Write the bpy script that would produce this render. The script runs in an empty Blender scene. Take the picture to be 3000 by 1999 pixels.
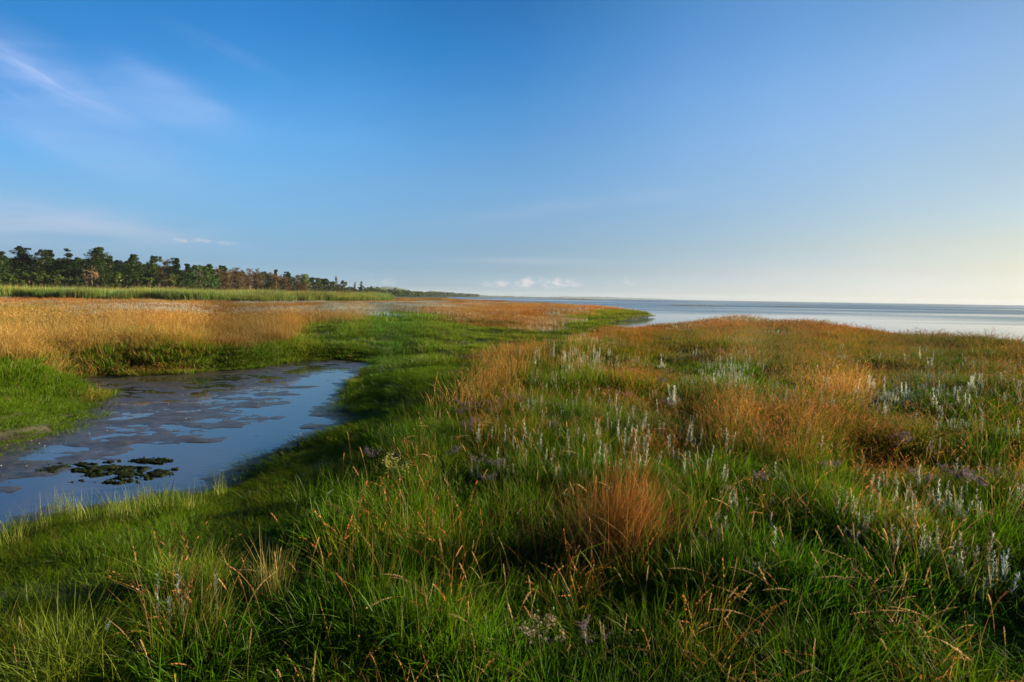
import bpy, math, random
import numpy as np
from mathutils import Vector, Matrix
R = math.radians
rng = np.random.default_rng(7)
random.seed(7)
S = bpy.context.scene
COL = S.collection

# ------------------------------------------------------------------ camera
CAM_Z = 2.4
PITCH, ROLL, LENS = 4.90, 0.89, 18.0
F = 3000 * LENS / 36.0
CM = Matrix.Rotation(R(90 - PITCH), 3, 'X') @ Matrix.Rotation(R(ROLL), 3, 'Z')
cam = bpy.data.objects.new('camera', bpy.data.cameras.new('camera'))
COL.objects.link(cam)
cam.matrix_world = Matrix.Translation((0, 0, CAM_Z)) @ CM.to_4x4()
cam.data.lens = LENS; cam.data.sensor_width = 36
cam.data.clip_start = 0.05; cam.data.clip_end = 30000
S.camera = cam
S.view_settings.view_transform = 'Standard'
S.view_settings.look = 'None'
S.view_settings.exposure = 1.35
S.view_settings.gamma = 1.0

# ------------------------------------------------------------------ sun and sky
SUN_AZ, SUN_EL = R(76), R(15)          # azimuth from +Y towards +X
sd = Vector((math.sin(SUN_AZ) * math.cos(SUN_EL), math.cos(SUN_AZ) * math.cos(SUN_EL), math.sin(SUN_EL)))
sun = bpy.data.objects.new('sun', bpy.data.lights.new('sun', 'SUN'))
COL.objects.link(sun)
sun.data.energy = 5.0; sun.data.angle = R(0.6); sun.data.color = (1.0, 0.83, 0.56)
sun.rotation_euler = sd.to_track_quat('Z', 'Y').to_euler()

W = bpy.data.worlds.new('World'); S.world = W; W.use_nodes = True
wt = W.node_tree; wt.nodes.clear()
def wn(t, **k):
    n = wt.nodes.new(t)
    for a, b in k.items(): setattr(n, a, b)
    return n
sky = wn('ShaderNodeTexSky', sky_type='NISHITA')
sky.sun_disc = False; sky.sun_elevation = SUN_EL; sky.sun_rotation = SUN_AZ
sky.altitude = 0; sky.air_density = 1.0; sky.dust_density = 1.0; sky.ozone_density = 2.0
bg = wn('ShaderNodeBackground'); bg.inputs['Strength'].default_value = 0.12
wo = wn('ShaderNodeOutputWorld')
wt.links.new(sky.outputs[0], bg.inputs['Color'])
wt.links.new(bg.outputs[0], wo.inputs['Surface'])
# the clear evening air of the photograph: the sky texture graded by direction (world only)
AZS = [-44, -36, -27, -18, -9, 0, 9, 18, 27, 36, 44]
ZS = [0.0, 0.02, 0.05, 0.09, 0.14, 0.2, 0.27, 0.34, 0.42, 0.5]
SKY = [[[0.0993, 0.1568, 0.3009], [0.0655, 0.1035, 0.2083], [0.0584, 0.0838, 0.1497], [0.067, 0.0922, 0.1369], [0.0746, 0.1095, 0.1482], [0.0635, 0.1219, 0.1735], [0.0459, 0.111, 0.174], [0.0254, 0.1006, 0.1651], [0.0166, 0.1075, 0.1719], [0.0166, 0.1075, 0.1719]], [[0.0983, 0.1593, 0.306], [0.07, 0.1136, 0.2279], [0.0616, 0.0914, 0.1597], [0.0678, 0.0976, 0.1469], [0.0799, 0.1185, 0.1585], [0.079, 0.1349, 0.1817], [0.064, 0.1385, 0.1977], [0.0383, 0.1228, 0.194], [0.0206, 0.1092, 0.1813], [0.0205, 0.1091, 0.1808]], [[0.1134, 0.1829, 0.3438], [0.0774, 0.1261, 0.249], [0.0654, 0.1008, 0.1787], [0.0703, 0.1037, 0.1551], [0.0802, 0.1228, 0.1647], [0.0862, 0.143, 0.1873], [0.0799, 0.158, 0.215], [0.0486, 0.1424, 0.212], [0.0276, 0.123, 0.2045], [0.0229, 0.1169, 0.1967]], [[0.1108, 0.1772, 0.3306], [0.0838, 0.1336, 0.2585], [0.0687, 0.1025, 0.1773], [0.0728, 0.1036, 0.1511], [0.0808, 0.1197, 0.1601], [0.085, 0.1377, 0.1794], [0.0803, 0.155, 0.2081], [0.0548, 0.1464, 0.2109], [0.0284, 0.124, 0.2015], [0.0195, 0.1086, 0.1868]], [[0.1232, 0.1922, 0.348], [0.0833, 0.1263, 0.2347], [0.0701, 0.1002, 0.1691], [0.0732, 0.0985, 0.1391], [0.0807, 0.1124, 0.1477], [0.0828, 0.128, 0.1653], [0.0714, 0.1364, 0.1829], [0.0499, 0.1322, 0.1911], [0.0238, 0.1137, 0.1854], [0.0144, 0.0917, 0.162]], [[0.1151, 0.1739, 0.3113], [0.0895, 0.1301, 0.2363], [0.0727, 0.0956, 0.1516], [0.0728, 0.0926, 0.128], [0.08, 0.1041, 0.134], [0.0815, 0.1175, 0.1498], [0.0701, 0.1229, 0.1624], [0.0518, 0.1209, 0.1721], [0.0287, 0.1068, 0.1702], [0.0181, 0.0847, 0.1449]], [[0.1134, 0.1585, 0.2823], [0.0922, 0.1236, 0.2167], [0.0768, 0.0934, 0.1413], [0.0754, 0.0896, 0.1176], [0.0811, 0.0989, 0.1231], [0.0839, 0.1114, 0.1376], [0.0791, 0.119, 0.1514], [0.067, 0.1205, 0.163], [0.0468, 0.111, 0.164], [0.0317, 0.0943, 0.1446]], [[0.1081, 0.1432, 0.2524], [0.0934, 0.1158, 0.195], [0.0796, 0.0908, 0.1322], [0.0761, 0.0863, 0.1096], [0.0803, 0.0932, 0.1125], [0.0862, 0.1065, 0.1267], [0.089, 0.1181, 0.1445], [0.0828, 0.1229, 0.1578], [0.0634, 0.116, 0.1589], [0.0466, 0.1066, 0.1479]], [[0.095, 0.1227, 0.2142], [0.0867, 0.1047, 0.1733], [0.0769, 0.0852, 0.1203], [0.0763, 0.082, 0.0982], [0.0796, 0.0888, 0.1021], [0.0836, 0.099, 0.1149], [0.09, 0.1129, 0.135], [0.0854, 0.1176, 0.1473], [0.0661, 0.1118, 0.1471], [0.0559, 0.1066, 0.141]], [[0.0767, 0.0992, 0.1682], [0.0751, 0.0939, 0.1543], [0.0706, 0.0772, 0.1028], [0.0749, 0.0766, 0.085], [0.0742, 0.0816, 0.0904], [0.0785, 0.0908, 0.1007], [0.0788, 0.0989, 0.116], [0.0769, 0.1048, 0.1305], [0.061, 0.0957, 0.1235], [0.0608, 0.0946, 0.1223]], [[0.0586, 0.077, 0.1279], [0.0585, 0.0747, 0.1202], [0.0605, 0.0663, 0.0826], [0.0643, 0.0667, 0.0731], [0.0635, 0.0727, 0.0812], [0.063, 0.0739, 0.0815], [0.0649, 0.0831, 0.0979], [0.0627, 0.0861, 0.1071], [0.0557, 0.0807, 0.1027], [0.0557, 0.0807, 0.1027]]]
wtc = wn('ShaderNodeTexCoord'); wsp = wn('ShaderNodeSeparateXYZ'); wl = wt.links.new
wl(wtc.outputs['Generated'], wsp.inputs[0])
wat = wn('ShaderNodeMath', operation='ARCTAN2'); wl(wsp.outputs[0], wat.inputs[0]); wl(wsp.outputs[1], wat.inputs[1])
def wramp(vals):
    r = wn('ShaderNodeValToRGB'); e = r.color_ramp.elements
    pos = [z / .9 for z in ZS] + [1.0]; vals = vals + [(.010, .022, .040)]  # last stop: sky overhead, out of view, darkened to cut fill light
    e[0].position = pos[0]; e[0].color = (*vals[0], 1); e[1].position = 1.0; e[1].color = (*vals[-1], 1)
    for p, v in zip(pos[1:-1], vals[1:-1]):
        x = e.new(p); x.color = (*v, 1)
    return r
wz = wn('ShaderNodeMath', operation='DIVIDE'); wl(wsp.outputs[2], wz.inputs[0]); wz.inputs[1].default_value = .9
prev = None
for i, a in enumerate(AZS):
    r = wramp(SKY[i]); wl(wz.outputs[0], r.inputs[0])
    if prev is None: prev = r.outputs[0]; continue
    m = wn('ShaderNodeMapRange'); m.inputs['From Min'].default_value = R(AZS[i - 1]); m.inputs['From Max'].default_value = R(a)
    wl(wat.outputs[0], m.inputs['Value'])
    x = wn('ShaderNodeMix', data_type='RGBA'); wl(m.outputs[0], x.inputs[0]); wl(prev, x.inputs[6]); wl(r.outputs[0], x.inputs[7]); prev = x.outputs[2]
s4 = wn('ShaderNodeVectorMath', operation='SCALE'); s4.inputs['Scale'].default_value = 4.0; wl(prev, s4.inputs[0])
wm0 = wn('ShaderNodeVectorMath', operation='MULTIPLY'); wl(sky.outputs[0], wm0.inputs[0]); wl(s4.outputs[0], wm0.inputs[1])
# added dimming of the unseen sky, beside and behind, to cut fill light
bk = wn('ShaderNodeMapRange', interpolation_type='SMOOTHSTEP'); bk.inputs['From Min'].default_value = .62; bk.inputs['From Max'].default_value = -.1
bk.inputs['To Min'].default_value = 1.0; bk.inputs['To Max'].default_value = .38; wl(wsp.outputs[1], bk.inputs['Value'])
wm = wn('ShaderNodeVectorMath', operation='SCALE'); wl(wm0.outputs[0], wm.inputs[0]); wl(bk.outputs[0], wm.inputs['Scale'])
# thin clouds, placed by direction (u = x/y, v = z/y)
def wmath(op, a, b=None, c=None):
    n = wn('ShaderNodeMath', operation=op)
    for i, v in enumerate((a, b, c)):
        if v is None: continue
        if isinstance(v, (int, float)): n.inputs[i].default_value = v
        else: wl(v, n.inputs[i])
    return n.outputs[0]
ysafe = wmath('MAXIMUM', wsp.outputs[1], .15)
uu = wmath('DIVIDE', wsp.outputs[0], ysafe); vv = wmath('DIVIDE', wsp.outputs[2], ysafe)
uv = wn('ShaderNodeCombineXYZ'); wl(uu, uv.inputs[0]); wl(vv, uv.inputs[1])
def wnoise(rot, sx, sy, scale, rough=.6, dist=0.0, det=7):
    mp = wn('ShaderNodeMapping'); mp.inputs['Rotation'].default_value = (0, 0, R(rot)); wl(uv.outputs[0], mp.inputs['Vector'])
    m2 = wn('ShaderNodeMapping'); m2.inputs['Scale'].default_value = (sx, sy, 1); wl(mp.outputs[0], m2.inputs['Vector'])
    n = wn('ShaderNodeTexNoise'); n.inputs['Scale'].default_value = scale; n.inputs['Detail'].default_value = det
    n.inputs['Roughness'].default_value = rough; n.inputs['Distortion'].default_value = dist; wl(m2.outputs[0], n.inputs['Vector']); return n.outputs[0]
cirrus = wnoise(24, 1, 6.0, 2.2, .60, .9, 9); puff = wnoise(0, 1, 1.8, 55, .62, .2); veil = wnoise(3, 1, 7, 3.0, .5, .3)
def uvpx(px, py):
    v = CM @ Vector(((px - 1500) / 1500, -(py - 999.5) / 1500, -1)); return v.x / v.y, v.z / v.y
CL = [  # px, py, half width, half height, tilt, strength, kind
 (60, 190, 330, 45, -26, .62, 'c'), (230, 300, 330, 42, -28, .55, 'c'), (60, 300, 200, 30, -25, .35, 'c'), (100, 400, 260, 40, -24, .42, 'c'),
 (500, 260, 200, 60, -30, .36, 'c'), (600, 320, 90, 30, -12, .34, 'c'), (650, 150, 200, 30, -25, .22, 'c'), (550, 532, 90, 28, -12, .30, 'c'), (150, 235, 480, 110, -26, .36, 's'), (480, 290, 280, 90, -22, .30, 's'), (200, 400, 420, 90, -20, .24, 's'), (250, 300, 260, 20, -27, .7, 'c'), (90, 210, 220, 22, -25, .8, 'c'),
 (100, 640, 620, 70, -5, .34, 'v'), (60, 690, 400, 50, -3, .20, 'v'), (1700, 600, 500, 30, 8, .12, 'v'), (2500, 800, 500, 22, 0, .25, 'v'), (1560, 765, 300, 12, 0, .18, 'v'),
 (1545, 828, 44, 16, 14, 1.0, 'p'), (1636, 829, 50, 16, 8, 1.0, 'p'), (1584, 818, 14, 8, 0, .8, 'p'), (1466, 833, 30, 12, 4, .8, 'p'), (1424, 832, 20, 9, 0, .55, 'p'), (1685, 834, 18, 8, 0, .5, 'p'),
 (1836, 816, 9, 7, 0, .7, 'p'), (1842, 831, 22, 10, 0, .5, 'p'), (592, 704, 34, 9, -4, .4, 'p'), (664, 713, 42, 7, -4, .3, 'p'), (530, 704, 50, 8, -3, .4, 'p'), (1136, 828, 26, 14, 0, .35, 'p'), (1085, 826, 30, 12, 0, .22, 'p'),
 (1060, 745, 90, 8, 0, -.18, 'v')]
den = None
for (cx, cy, hw, hh, tl, st, kd) in CL:
    if st < 0: continue
    u0, v0 = uvpx(cx, cy)
    mp = wn('ShaderNodeMapping'); mp.vector_type = 'TEXTURE'; mp.inputs['Location'].default_value = (u0, v0, 0)
    mp.inputs['Rotation'].default_value = (0, 0, R(tl)); k = (1 + u0 * u0) ** .5
    mp.inputs['Scale'].default_value = (hw / 1500 , hh / 1500 , 1)
    wl(uv.outputs[0], mp.inputs['Vector'])
    ln = wn('ShaderNodeVectorMath', operation='LENGTH'); wl(mp.outputs[0], ln.inputs[0])
    e = wn('ShaderNodeMapRange', interpolation_type='SMOOTHSTEP'); e.inputs['From Min'].default_value = 1.25; e.inputs['From Max'].default_value = 0.1 if kd != 'p' else .35
    wl(ln.outputs['Value'], e.inputs['Value'])
    nzz = dict(c=cirrus, v=veil, p=puff, s=veil)[kd]; lo, hi = dict(s=(.0, .9), c=(.34, .80), v=(.25, .70), p=(.36, .66))[kd]
    q = wn('ShaderNodeMapRange', interpolation_type='SMOOTHSTEP'); q.inputs['From Min'].default_value = lo; q.inputs['From Max'].default_value = hi; wl(nzz, q.inputs['Value'])
    d = wmath('MULTIPLY', wmath('MULTIPLY', e.outputs[0], q.outputs[0]), st)
    den = d if den is None else wmath('MAXIMUM', den, wmath('MULTIPLY_ADD', den, .5, d)) 
front = wn('ShaderNodeMapRange'); front.inputs['From Min'].default_value = .2; front.inputs['From Max'].default_value = .4; wl(wsp.outputs[1], front.inputs['Value'])
den = wmath('MINIMUM', wmath('MULTIPLY', den, front.outputs[0]), .8)
# cloud brightness follows the lit sky behind it: pale and slightly pink
cr = wn('ShaderNodeMix', data_type='RGBA'); cr.inputs[6].default_value = (1.8, 2.25, 3.4, 1); cr.inputs[7].default_value = (2.6, 2.4, 2.5, 1)
lowf = wn('ShaderNodeMapRange'); lowf.inputs['From Min'].default_value = .40; lowf.inputs['From Max'].default_value = .08; wl(vv, lowf.inputs['Value']); wl(lowf.outputs[0], cr.inputs[0])
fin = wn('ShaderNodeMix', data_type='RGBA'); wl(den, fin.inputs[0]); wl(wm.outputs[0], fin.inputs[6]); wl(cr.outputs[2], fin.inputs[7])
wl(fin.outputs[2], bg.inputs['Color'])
W.cycles.sampling_method = 'MANUAL'; W.cycles.sample_map_resolution = 512


# ------------------------------------------------------------------ helpers
def tag(o, label=None, cat=None, group=None, kind=None):
    if label: o['label'] = label
    if cat: o['category'] = cat
    if group: o['group'] = group
    if kind: o['kind'] = kind
    return o
def mesh_from(name, V, Fc, mat=None, col=None, smooth=False):
    """V (n,3) array, Fc list of arrays of equal-length faces, col (n,3)"""
    me = bpy.data.meshes.new(name)
    V = np.asarray(V, dtype=np.float32)
    Fl = [np.asarray(f, dtype=np.int32) for f in (Fc if isinstance(Fc, list) else [Fc]) if len(f)]
    me.vertices.add(len(V)); me.vertices.foreach_set('co', V.ravel())
    tot = sum(f.size for f in Fl); npoly = sum(len(f) for f in Fl)
    me.loops.add(tot); me.polygons.add(npoly)
    me.loops.foreach_set('vertex_index', np.concatenate([f.ravel() for f in Fl]))
    ls = np.concatenate([np.full(len(f), f.shape[1], dtype=np.int32) for f in Fl])
    st = np.concatenate([[0], np.cumsum(ls)[:-1]]).astype(np.int32)
    me.polygons.foreach_set('loop_start', st)
    me.polygons.foreach_set('loop_total', ls)
    if smooth: me.polygons.foreach_set('use_smooth', np.ones(npoly, dtype=bool))
    if col is not None:
        a = me.color_attributes.new('Col', 'FLOAT_COLOR', 'POINT')
        c4 = np.ones((len(V), 4), dtype=np.float32); c4[:, :3] = col
        a.data.foreach_set('color', c4.ravel())
    me.update(calc_edges=True)
    if mat: me.materials.append(mat)
    return me
def obj(name, me, parent=None, loc=None, rz=0.0, scale=1.0):
    o = bpy.data.objects.new(name, me); COL.objects.link(o)
    if loc is not None: o.location = loc
    o.rotation_euler = (0, 0, rz); o.scale = (scale,) * 3
    if parent: o.parent = parent
    return o
class Geo:
    """collects triangles and quads with vertex colours"""
    def __init__(s): s.V = []; s.C = []; s.Q = []; s.T = []; s.n = 0
    def add(s, V, C, Q=None, T=None):
        V = np.asarray(V, float).reshape(-1, 3)
        C = np.broadcast_to(np.asarray(C, float), (len(V), 3))
        if Q is not None and len(Q): s.Q.append(np.asarray(Q).reshape(-1, 4) + s.n)
        if T is not None and len(T): s.T.append(np.asarray(T).reshape(-1, 3) + s.n)
        s.V.append(V); s.C.append(C); s.n += len(V)
    def mesh(s, name, mat, smooth=False):
        f = []
        if s.Q: f.append(np.concatenate(s.Q))
        if s.T: f.append(np.concatenate(s.T))
        return mesh_from(name, np.concatenate(s.V), f, mat, np.concatenate(s.C), smooth)

# value noise
_perm = rng.integers(0, 1 << 30, 4096)
def _h(ix, iy): return (_perm[(ix * 73 + iy * 3571 + _perm[ix & 4095]) & 4095] & 0xffff) / 65535.0
def vnoise(x, y):
    ix = np.floor(x).astype(np.int64); iy = np.floor(y).astype(np.int64)
    fx = x - ix; fy = y - iy
    fx = fx * fx * (3 - 2 * fx); fy = fy * fy * (3 - 2 * fy)
    a = _h(ix, iy); b = _h(ix + 1, iy); c = _h(ix, iy + 1); d = _h(ix + 1, iy + 1)
    return (a + (b - a) * fx) * (1 - fy) + (c + (d - c) * fx) * fy - 0.5
def fbm(x, y, o=4, g=0.5):
    x = np.asarray(x, float); y = np.asarray(y, float)
    r = np.zeros(np.broadcast(x, y).shape); a = 1.0
    for k in range(o):
        r = r + a * vnoise(x + 17.3 * k, y - 9.1 * k); x = x * 2.03; y = y * 2.03; a *= g
    return r
def sstep(v, a, b):
    t = np.clip((v - a) / (b - a), 0, 1); return t * t * (3 - 2 * t)

# photo ray -> world
def ray(px, py):
    d = CM @ Vector(((px - 1500) / F, -(py - 999.5) / F, -1.0))
    return d
def at(px, py, z=0.6):
    d = ray(px, py); k = (z - CAM_Z) / min(d.z, -1e-4)
    return np.array((d.x * k, d.y * k))
def upoly(pts, z=0.6): return np.array([at(x, y, z) for x, y in pts])
def inside(P, x, y):
    r = np.zeros(x.shape, bool); n = len(P)
    for i in range(n):
        x1, y1 = P[i]; x2, y2 = P[(i + 1) % n]
        c = ((y1 > y) != (y2 > y)) & (x < (x2 - x1) * (y - y1) / (y2 - y1 + 1e-12) + x1)
        r ^= c
    return r
def pdist(P, x, y, closed=True):
    best = np.full(x.shape, 1e9); n = len(P)
    for i in range(n if closed else n - 1):
        ax, ay = P[i]; bx, by = P[(i + 1) % n]
        dx, dy = bx - ax, by - ay; L = dx * dx + dy * dy + 1e-12
        t = np.clip(((x - ax) * dx + (y - ay) * dy) / L, 0, 1)
        best = np.minimum(best, np.hypot(x - ax - t * dx, y - ay - t * dy))
    return best
def sdist(P, x, y):           # negative inside
    return np.where(inside(P, x, y), -1, 1) * pdist(P, x, y)

# ------------------------------------------------------------------ terrain
WATER = 0.05
STREAM = upoly([(-2600, 1420), (-900, 1480), (-300, 1400), (0, 1300), (130, 1270), (225, 1220), (232, 1165), (200, 1146), (120, 1134),
    (190, 1106), (320, 1098), (560, 1090), (700, 1080), (790, 1068), (850, 1056), (1000, 1052), (1120, 1056), (1118, 1090),
    (1055, 1132), (1036, 1178), (1062, 1208), (1090, 1232), (1055, 1265), (925, 1300), (850, 1350), (785, 1400), (675, 1452), (545, 1482),
    (400, 1503), (220, 1528), (110, 1555), (0, 1600), (-300, 1660), (-1400, 1800), (-3600, 1760)], WATER)
DEEP = upoly([(-1500, 1520), (0, 1425), (300, 1345), (520, 1290), (690, 1262), (765, 1215), (800, 1170), (900, 1120), (820, 1090), (900, 1070), (1070, 1078),
    (1005, 1135), (990, 1200), (945, 1250), (840, 1295), (770, 1350), (670, 1402), (520, 1450), (310, 1475), (0, 1520), (-1200, 1640)], WATER)
MIDL = upoly([(-4000, 1640), (0, 1420), (500, 1300), (800, 1180), (1060, 1066), (1200, 1030)], WATER)
COAST = np.array([(60, -60), (36, -25), (24, 2), (21.6, 12), (21.2, 18), (21.7, 21.5), (22.8, 23.8), (21.0, 25.5), (21.6, 29.5), (24, 38), (20, 44.5), (16, 44), (12.5, 38.5), (9.5, 36.5), (7.5, 38), (7.5, 45), (11.5, 56), (16.5, 64.5), (18.4, 69),
    (18.6, 78), (16.5, 95), (13, 112), (8, 140), (3, 170), (-4, 205), (-12, 222), (-9, 232), (-18, 245), (-30, 290), (-46, 380), (-70, 560), (-100, 800), (-150, 1100), (-100, 1500),
    (150, 2200), (500, 3200), (900, 4500), (900, 9000), (-9000, 9000), (-9000, -9000), (60, -9000)], float)
SWALE = np.array([at(1078, 1062, .2), (-3, 18), (0, 23), (3.5, 31), (6.5, 37), (4, 46)])
HOLES = [(at(1370, 962, .4), 1.5, .35), (at(1560, 962, .4), 1.6, .3), (at(2330, 1125, .5), 1.2, .25), (at(2640, 1385, .6), .55, .3),
         (at(2050, 1060, .6), 1.4, .25), (at(1230, 1038, .3), .7, .2)]
def height(x, y):
    x = np.asarray(x, float); y = np.asarray(y, float)
    r = np.hypot(x, y)
    base = 0.62 + 0.22 * fbm(x / 7.0, y / 7.0, 3) * sstep(r, 1, 5) + 0.10 * fbm(x / 1.3 + 40, y / 1.3, 3) * (1 - sstep(r, 30, 60))
    base += 0.30 * fbm(x / 2.8 - 7, y / 2.4 + 3, 3) * sstep(r, 5, 10) * (1 - sstep(r, 35, 60)) * sstep(x + .25 * y, 1.5, 5)
    base += 0.06 * sstep(x, 0, 5) * (1 - sstep(r, 8, 25))
    for (c, w, d) in HOLES:
        base -= d * np.exp(-(((x - c[0]) / (w * 1.3)) ** 2 + ((y - c[1]) / w) ** 2))
    dsw = pdist(SWALE, x, y, False)
    base -= 0.36 * (1 - sstep(dsw, 1.2, 6.0)) * (1 - sstep(y, 60, 80))
    s = np.where(r < 200, sdist(STREAM, x, y), 99.0)
    s = s + 0.22 * fbm(x / 0.9, y / 0.9, 3) * (np.abs(s) < 3)
    # near bank long and gentle, far bank short
    lx, ly = MIDL[0]; yl = np.interp(x, MIDL[:, 0], MIDL[:, 1])
    near = (1 - sstep(y - yl, -0.4, 0.8)) * (1 - .45 * sstep(x, -5.5, -2.5))
    w = 0.7 + 4.0 * near
    lob = np.exp(-(((x - at(90, 1200, .1)[0]) / 3.2) ** 2 + ((y - at(90, 1200, .1)[1]) / 1.9) ** 2))
    bank = np.clip(s / w, 0, 1)
    bank = np.sin(bank * np.pi / 2) ** .9
    mud = WATER - 0.001 + 0.085 * fbm(x / 0.55, y / 0.32, 5, .66) + 0.010 * fbm(x / 0.16, y / 0.10, 2)
    sdp = np.where(r < 60, sdist(DEEP, x, y), 9.0) + 0.5 * fbm(x / 0.7, y / 0.5, 3)
    mud = mud + np.clip(sdp + .12, -0.5, 0.22) * 0.085 + 0.085 * sstep(s, -0.75, 0.0)
    hb = (WATER + 0.05) + (base - WATER - 0.05) * bank * (1 - 0.72 * lob * (bank > 0))
    md = mud - WATER; mud = WATER + np.where(md > 0, .30 * md, md)
    h = np.where(s < 0, mud, np.maximum(hb, WATER + 0.03))
    # coast
    c = np.full(x.shape, 99.0)
    m = (x > -260) | (y > 3000)
    c = -sdist(COAST, x, y)
    c = c + np.where(r < 400, 0.8 * fbm(x / 3, y / 3, 3), 0)
    h = np.where(c > 0, h * sstep(c, -0.4, 1.8) , -0.05 + 0.12 * np.clip(c, -6, 0))
    return h

# ------------------------------------------------------------------ materials
def new_mat(name):
    m = bpy.data.materials.new(name); m.use_nodes = True
    t = m.node_tree; t.nodes.clear()
    return m, t
def N(t, ty, **k):
    n = t.nodes.new(ty)
    for a, b in k.items(): setattr(n, a, b)
    return n
def foliage_mat(name, instanced, trans=0.45, gloss=0.012, rand=0.25):
    m, t = new_mat(name)
    a = N(t, 'ShaderNodeAttribute', attribute_name='Col')
    col = a.outputs['Color']
    mul = N(t, 'ShaderNodeMix', data_type='RGBA', blend_type='MULTIPLY'); mul.inputs[0].default_value = 1
    t.links.new(col, mul.inputs[6])
    if instanced:
        b = N(t, 'ShaderNodeAttribute', attribute_name='tint', attribute_type='INSTANCER')
        t.links.new(b.outputs['Color'], mul.inputs[7])
    else:
        oi = N(t, 'ShaderNodeObjectInfo'); mr = N(t, 'ShaderNodeMapRange')
        mr.inputs['To Min'].default_value = 1 - rand; mr.inputs['To Max'].default_value = 1 + rand
        t.links.new(oi.outputs['Random'], mr.inputs['Value'])
        t.links.new(mr.outputs[0], mul.inputs[7])
    d = N(t, 'ShaderNodeBsdfDiffuse'); tr = N(t, 'ShaderNodeBsdfTranslucent')
    mx = N(t, 'ShaderNodeMixShader'); mx.inputs[0].default_value = trans
    t.links.new(mul.outputs[2], d.inputs['Color']); t.links.new(mul.outputs[2], tr.inputs['Color'])
    t.links.new(d.outputs[0], mx.inputs[1]); t.links.new(tr.outputs[0], mx.inputs[2])
    g = N(t, 'ShaderNodeBsdfGlossy'); g.inputs['Roughness'].default_value = 0.45
    g.inputs['Color'].default_value = (0.8, 0.8, 0.8, 1)
    m2 = N(t, 'ShaderNodeMixShader'); m2.inputs[0].default_value = gloss
    t.links.new(mx.outputs[0], m2.inputs[1]); t.links.new(g.outputs[0], m2.inputs[2])
    o = N(t, 'ShaderNodeOutputMaterial'); t.links.new(m2.outputs[0], o.inputs['Surface'])
    return m
M_GRASS = foliage_mat('meadow_plants', True)
M_PLANT = foliage_mat('single_plants', False)
M_TREE = foliage_mat('tree_foliage', False, trans=0.3, gloss=0.02, rand=0.18)
M_BARK = foliage_mat('bark', False, trans=0.0, gloss=0.02, rand=0.15)

def ground_mat():
    m, t = new_mat('marsh_ground'); L = t.links.new
    geo = N(t, 'ShaderNodeNewGeometry'); sep = N(t, 'ShaderNodeSeparateXYZ'); L(geo.outputs['Position'], sep.inputs[0])
    n1 = N(t, 'ShaderNodeTexNoise'); n1.inputs['Scale'].default_value = 0.6; n1.inputs['Detail'].default_value = 8; n1.inputs['Roughness'].default_value = .65
    L(geo.outputs['Position'], n1.inputs['Vector'])
    n2 = N(t, 'ShaderNodeTexNoise'); n2.inputs['Scale'].default_value = 9.0; n2.inputs['Detail'].default_value = 8; n2.inputs['Roughness'].default_value = .7
    L(geo.outputs['Position'], n2.inputs['Vector'])
    r1 = N(t, 'ShaderNodeValToRGB')
    e = r1.color_ramp.elements
    e[0].position = .32; e[0].color = (.022, .030, .008, 1); e[1].position = .68; e[1].color = (.075, .060, .020, 1)
    x = e.new(.5); x.color = (.035, .055, .010, 1)
    L(n1.outputs[0], r1.inputs[0])
    r2 = N(t, 'ShaderNodeValToRGB'); e = r2.color_ramp.elements
    e[0].position = .35; e[0].color = (.024, .022, .020, 1); e[1].position = .7; e[1].color = (.080, .070, .056, 1)
    L(n2.outputs[0], r2.inputs[0])
    mr = N(t, 'ShaderNodeMapRange'); mr.inputs['From Min'].default_value = .12; mr.inputs['From Max'].default_value = .26
    L(sep.outputs['Z'], mr.inputs['Value'])
    mx = N(t, 'ShaderNodeMix', data_type='RGBA'); L(mr.outputs[0], mx.inputs[0]); L(r2.outputs[0], mx.inputs[6]); L(r1.outputs[0], mx.inputs[7])
    rr = N(t, 'ShaderNodeMapRange'); rr.inputs['From Min'].default_value = .055; rr.inputs['From Max'].default_value = .11
    rr.inputs['To Min'].default_value = .30; rr.inputs['To Max'].default_value = .9
    L(sep.outputs['Z'], rr.inputs['Value'])
    bp = N(t, 'ShaderNodeBump'); bp.inputs['Strength'].default_value = .5; bp.inputs['Distance'].default_value = .015
    L(n2.outputs[0], bp.inputs['Height'])
    p = N(t, 'ShaderNodeBsdfPrincipled'); L(mx.outputs[2], p.inputs['Base Color']); L(rr.outputs[0], p.inputs['Roughness']); L(bp.outputs[0], p.inputs['Normal'])
    p.inputs['Specular IOR Level'].default_value = .35
    o = N(t, 'ShaderNodeOutputMaterial'); L(p.outputs[0], o.inputs['Surface'])
    return m
M_GROUND = ground_mat()

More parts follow.
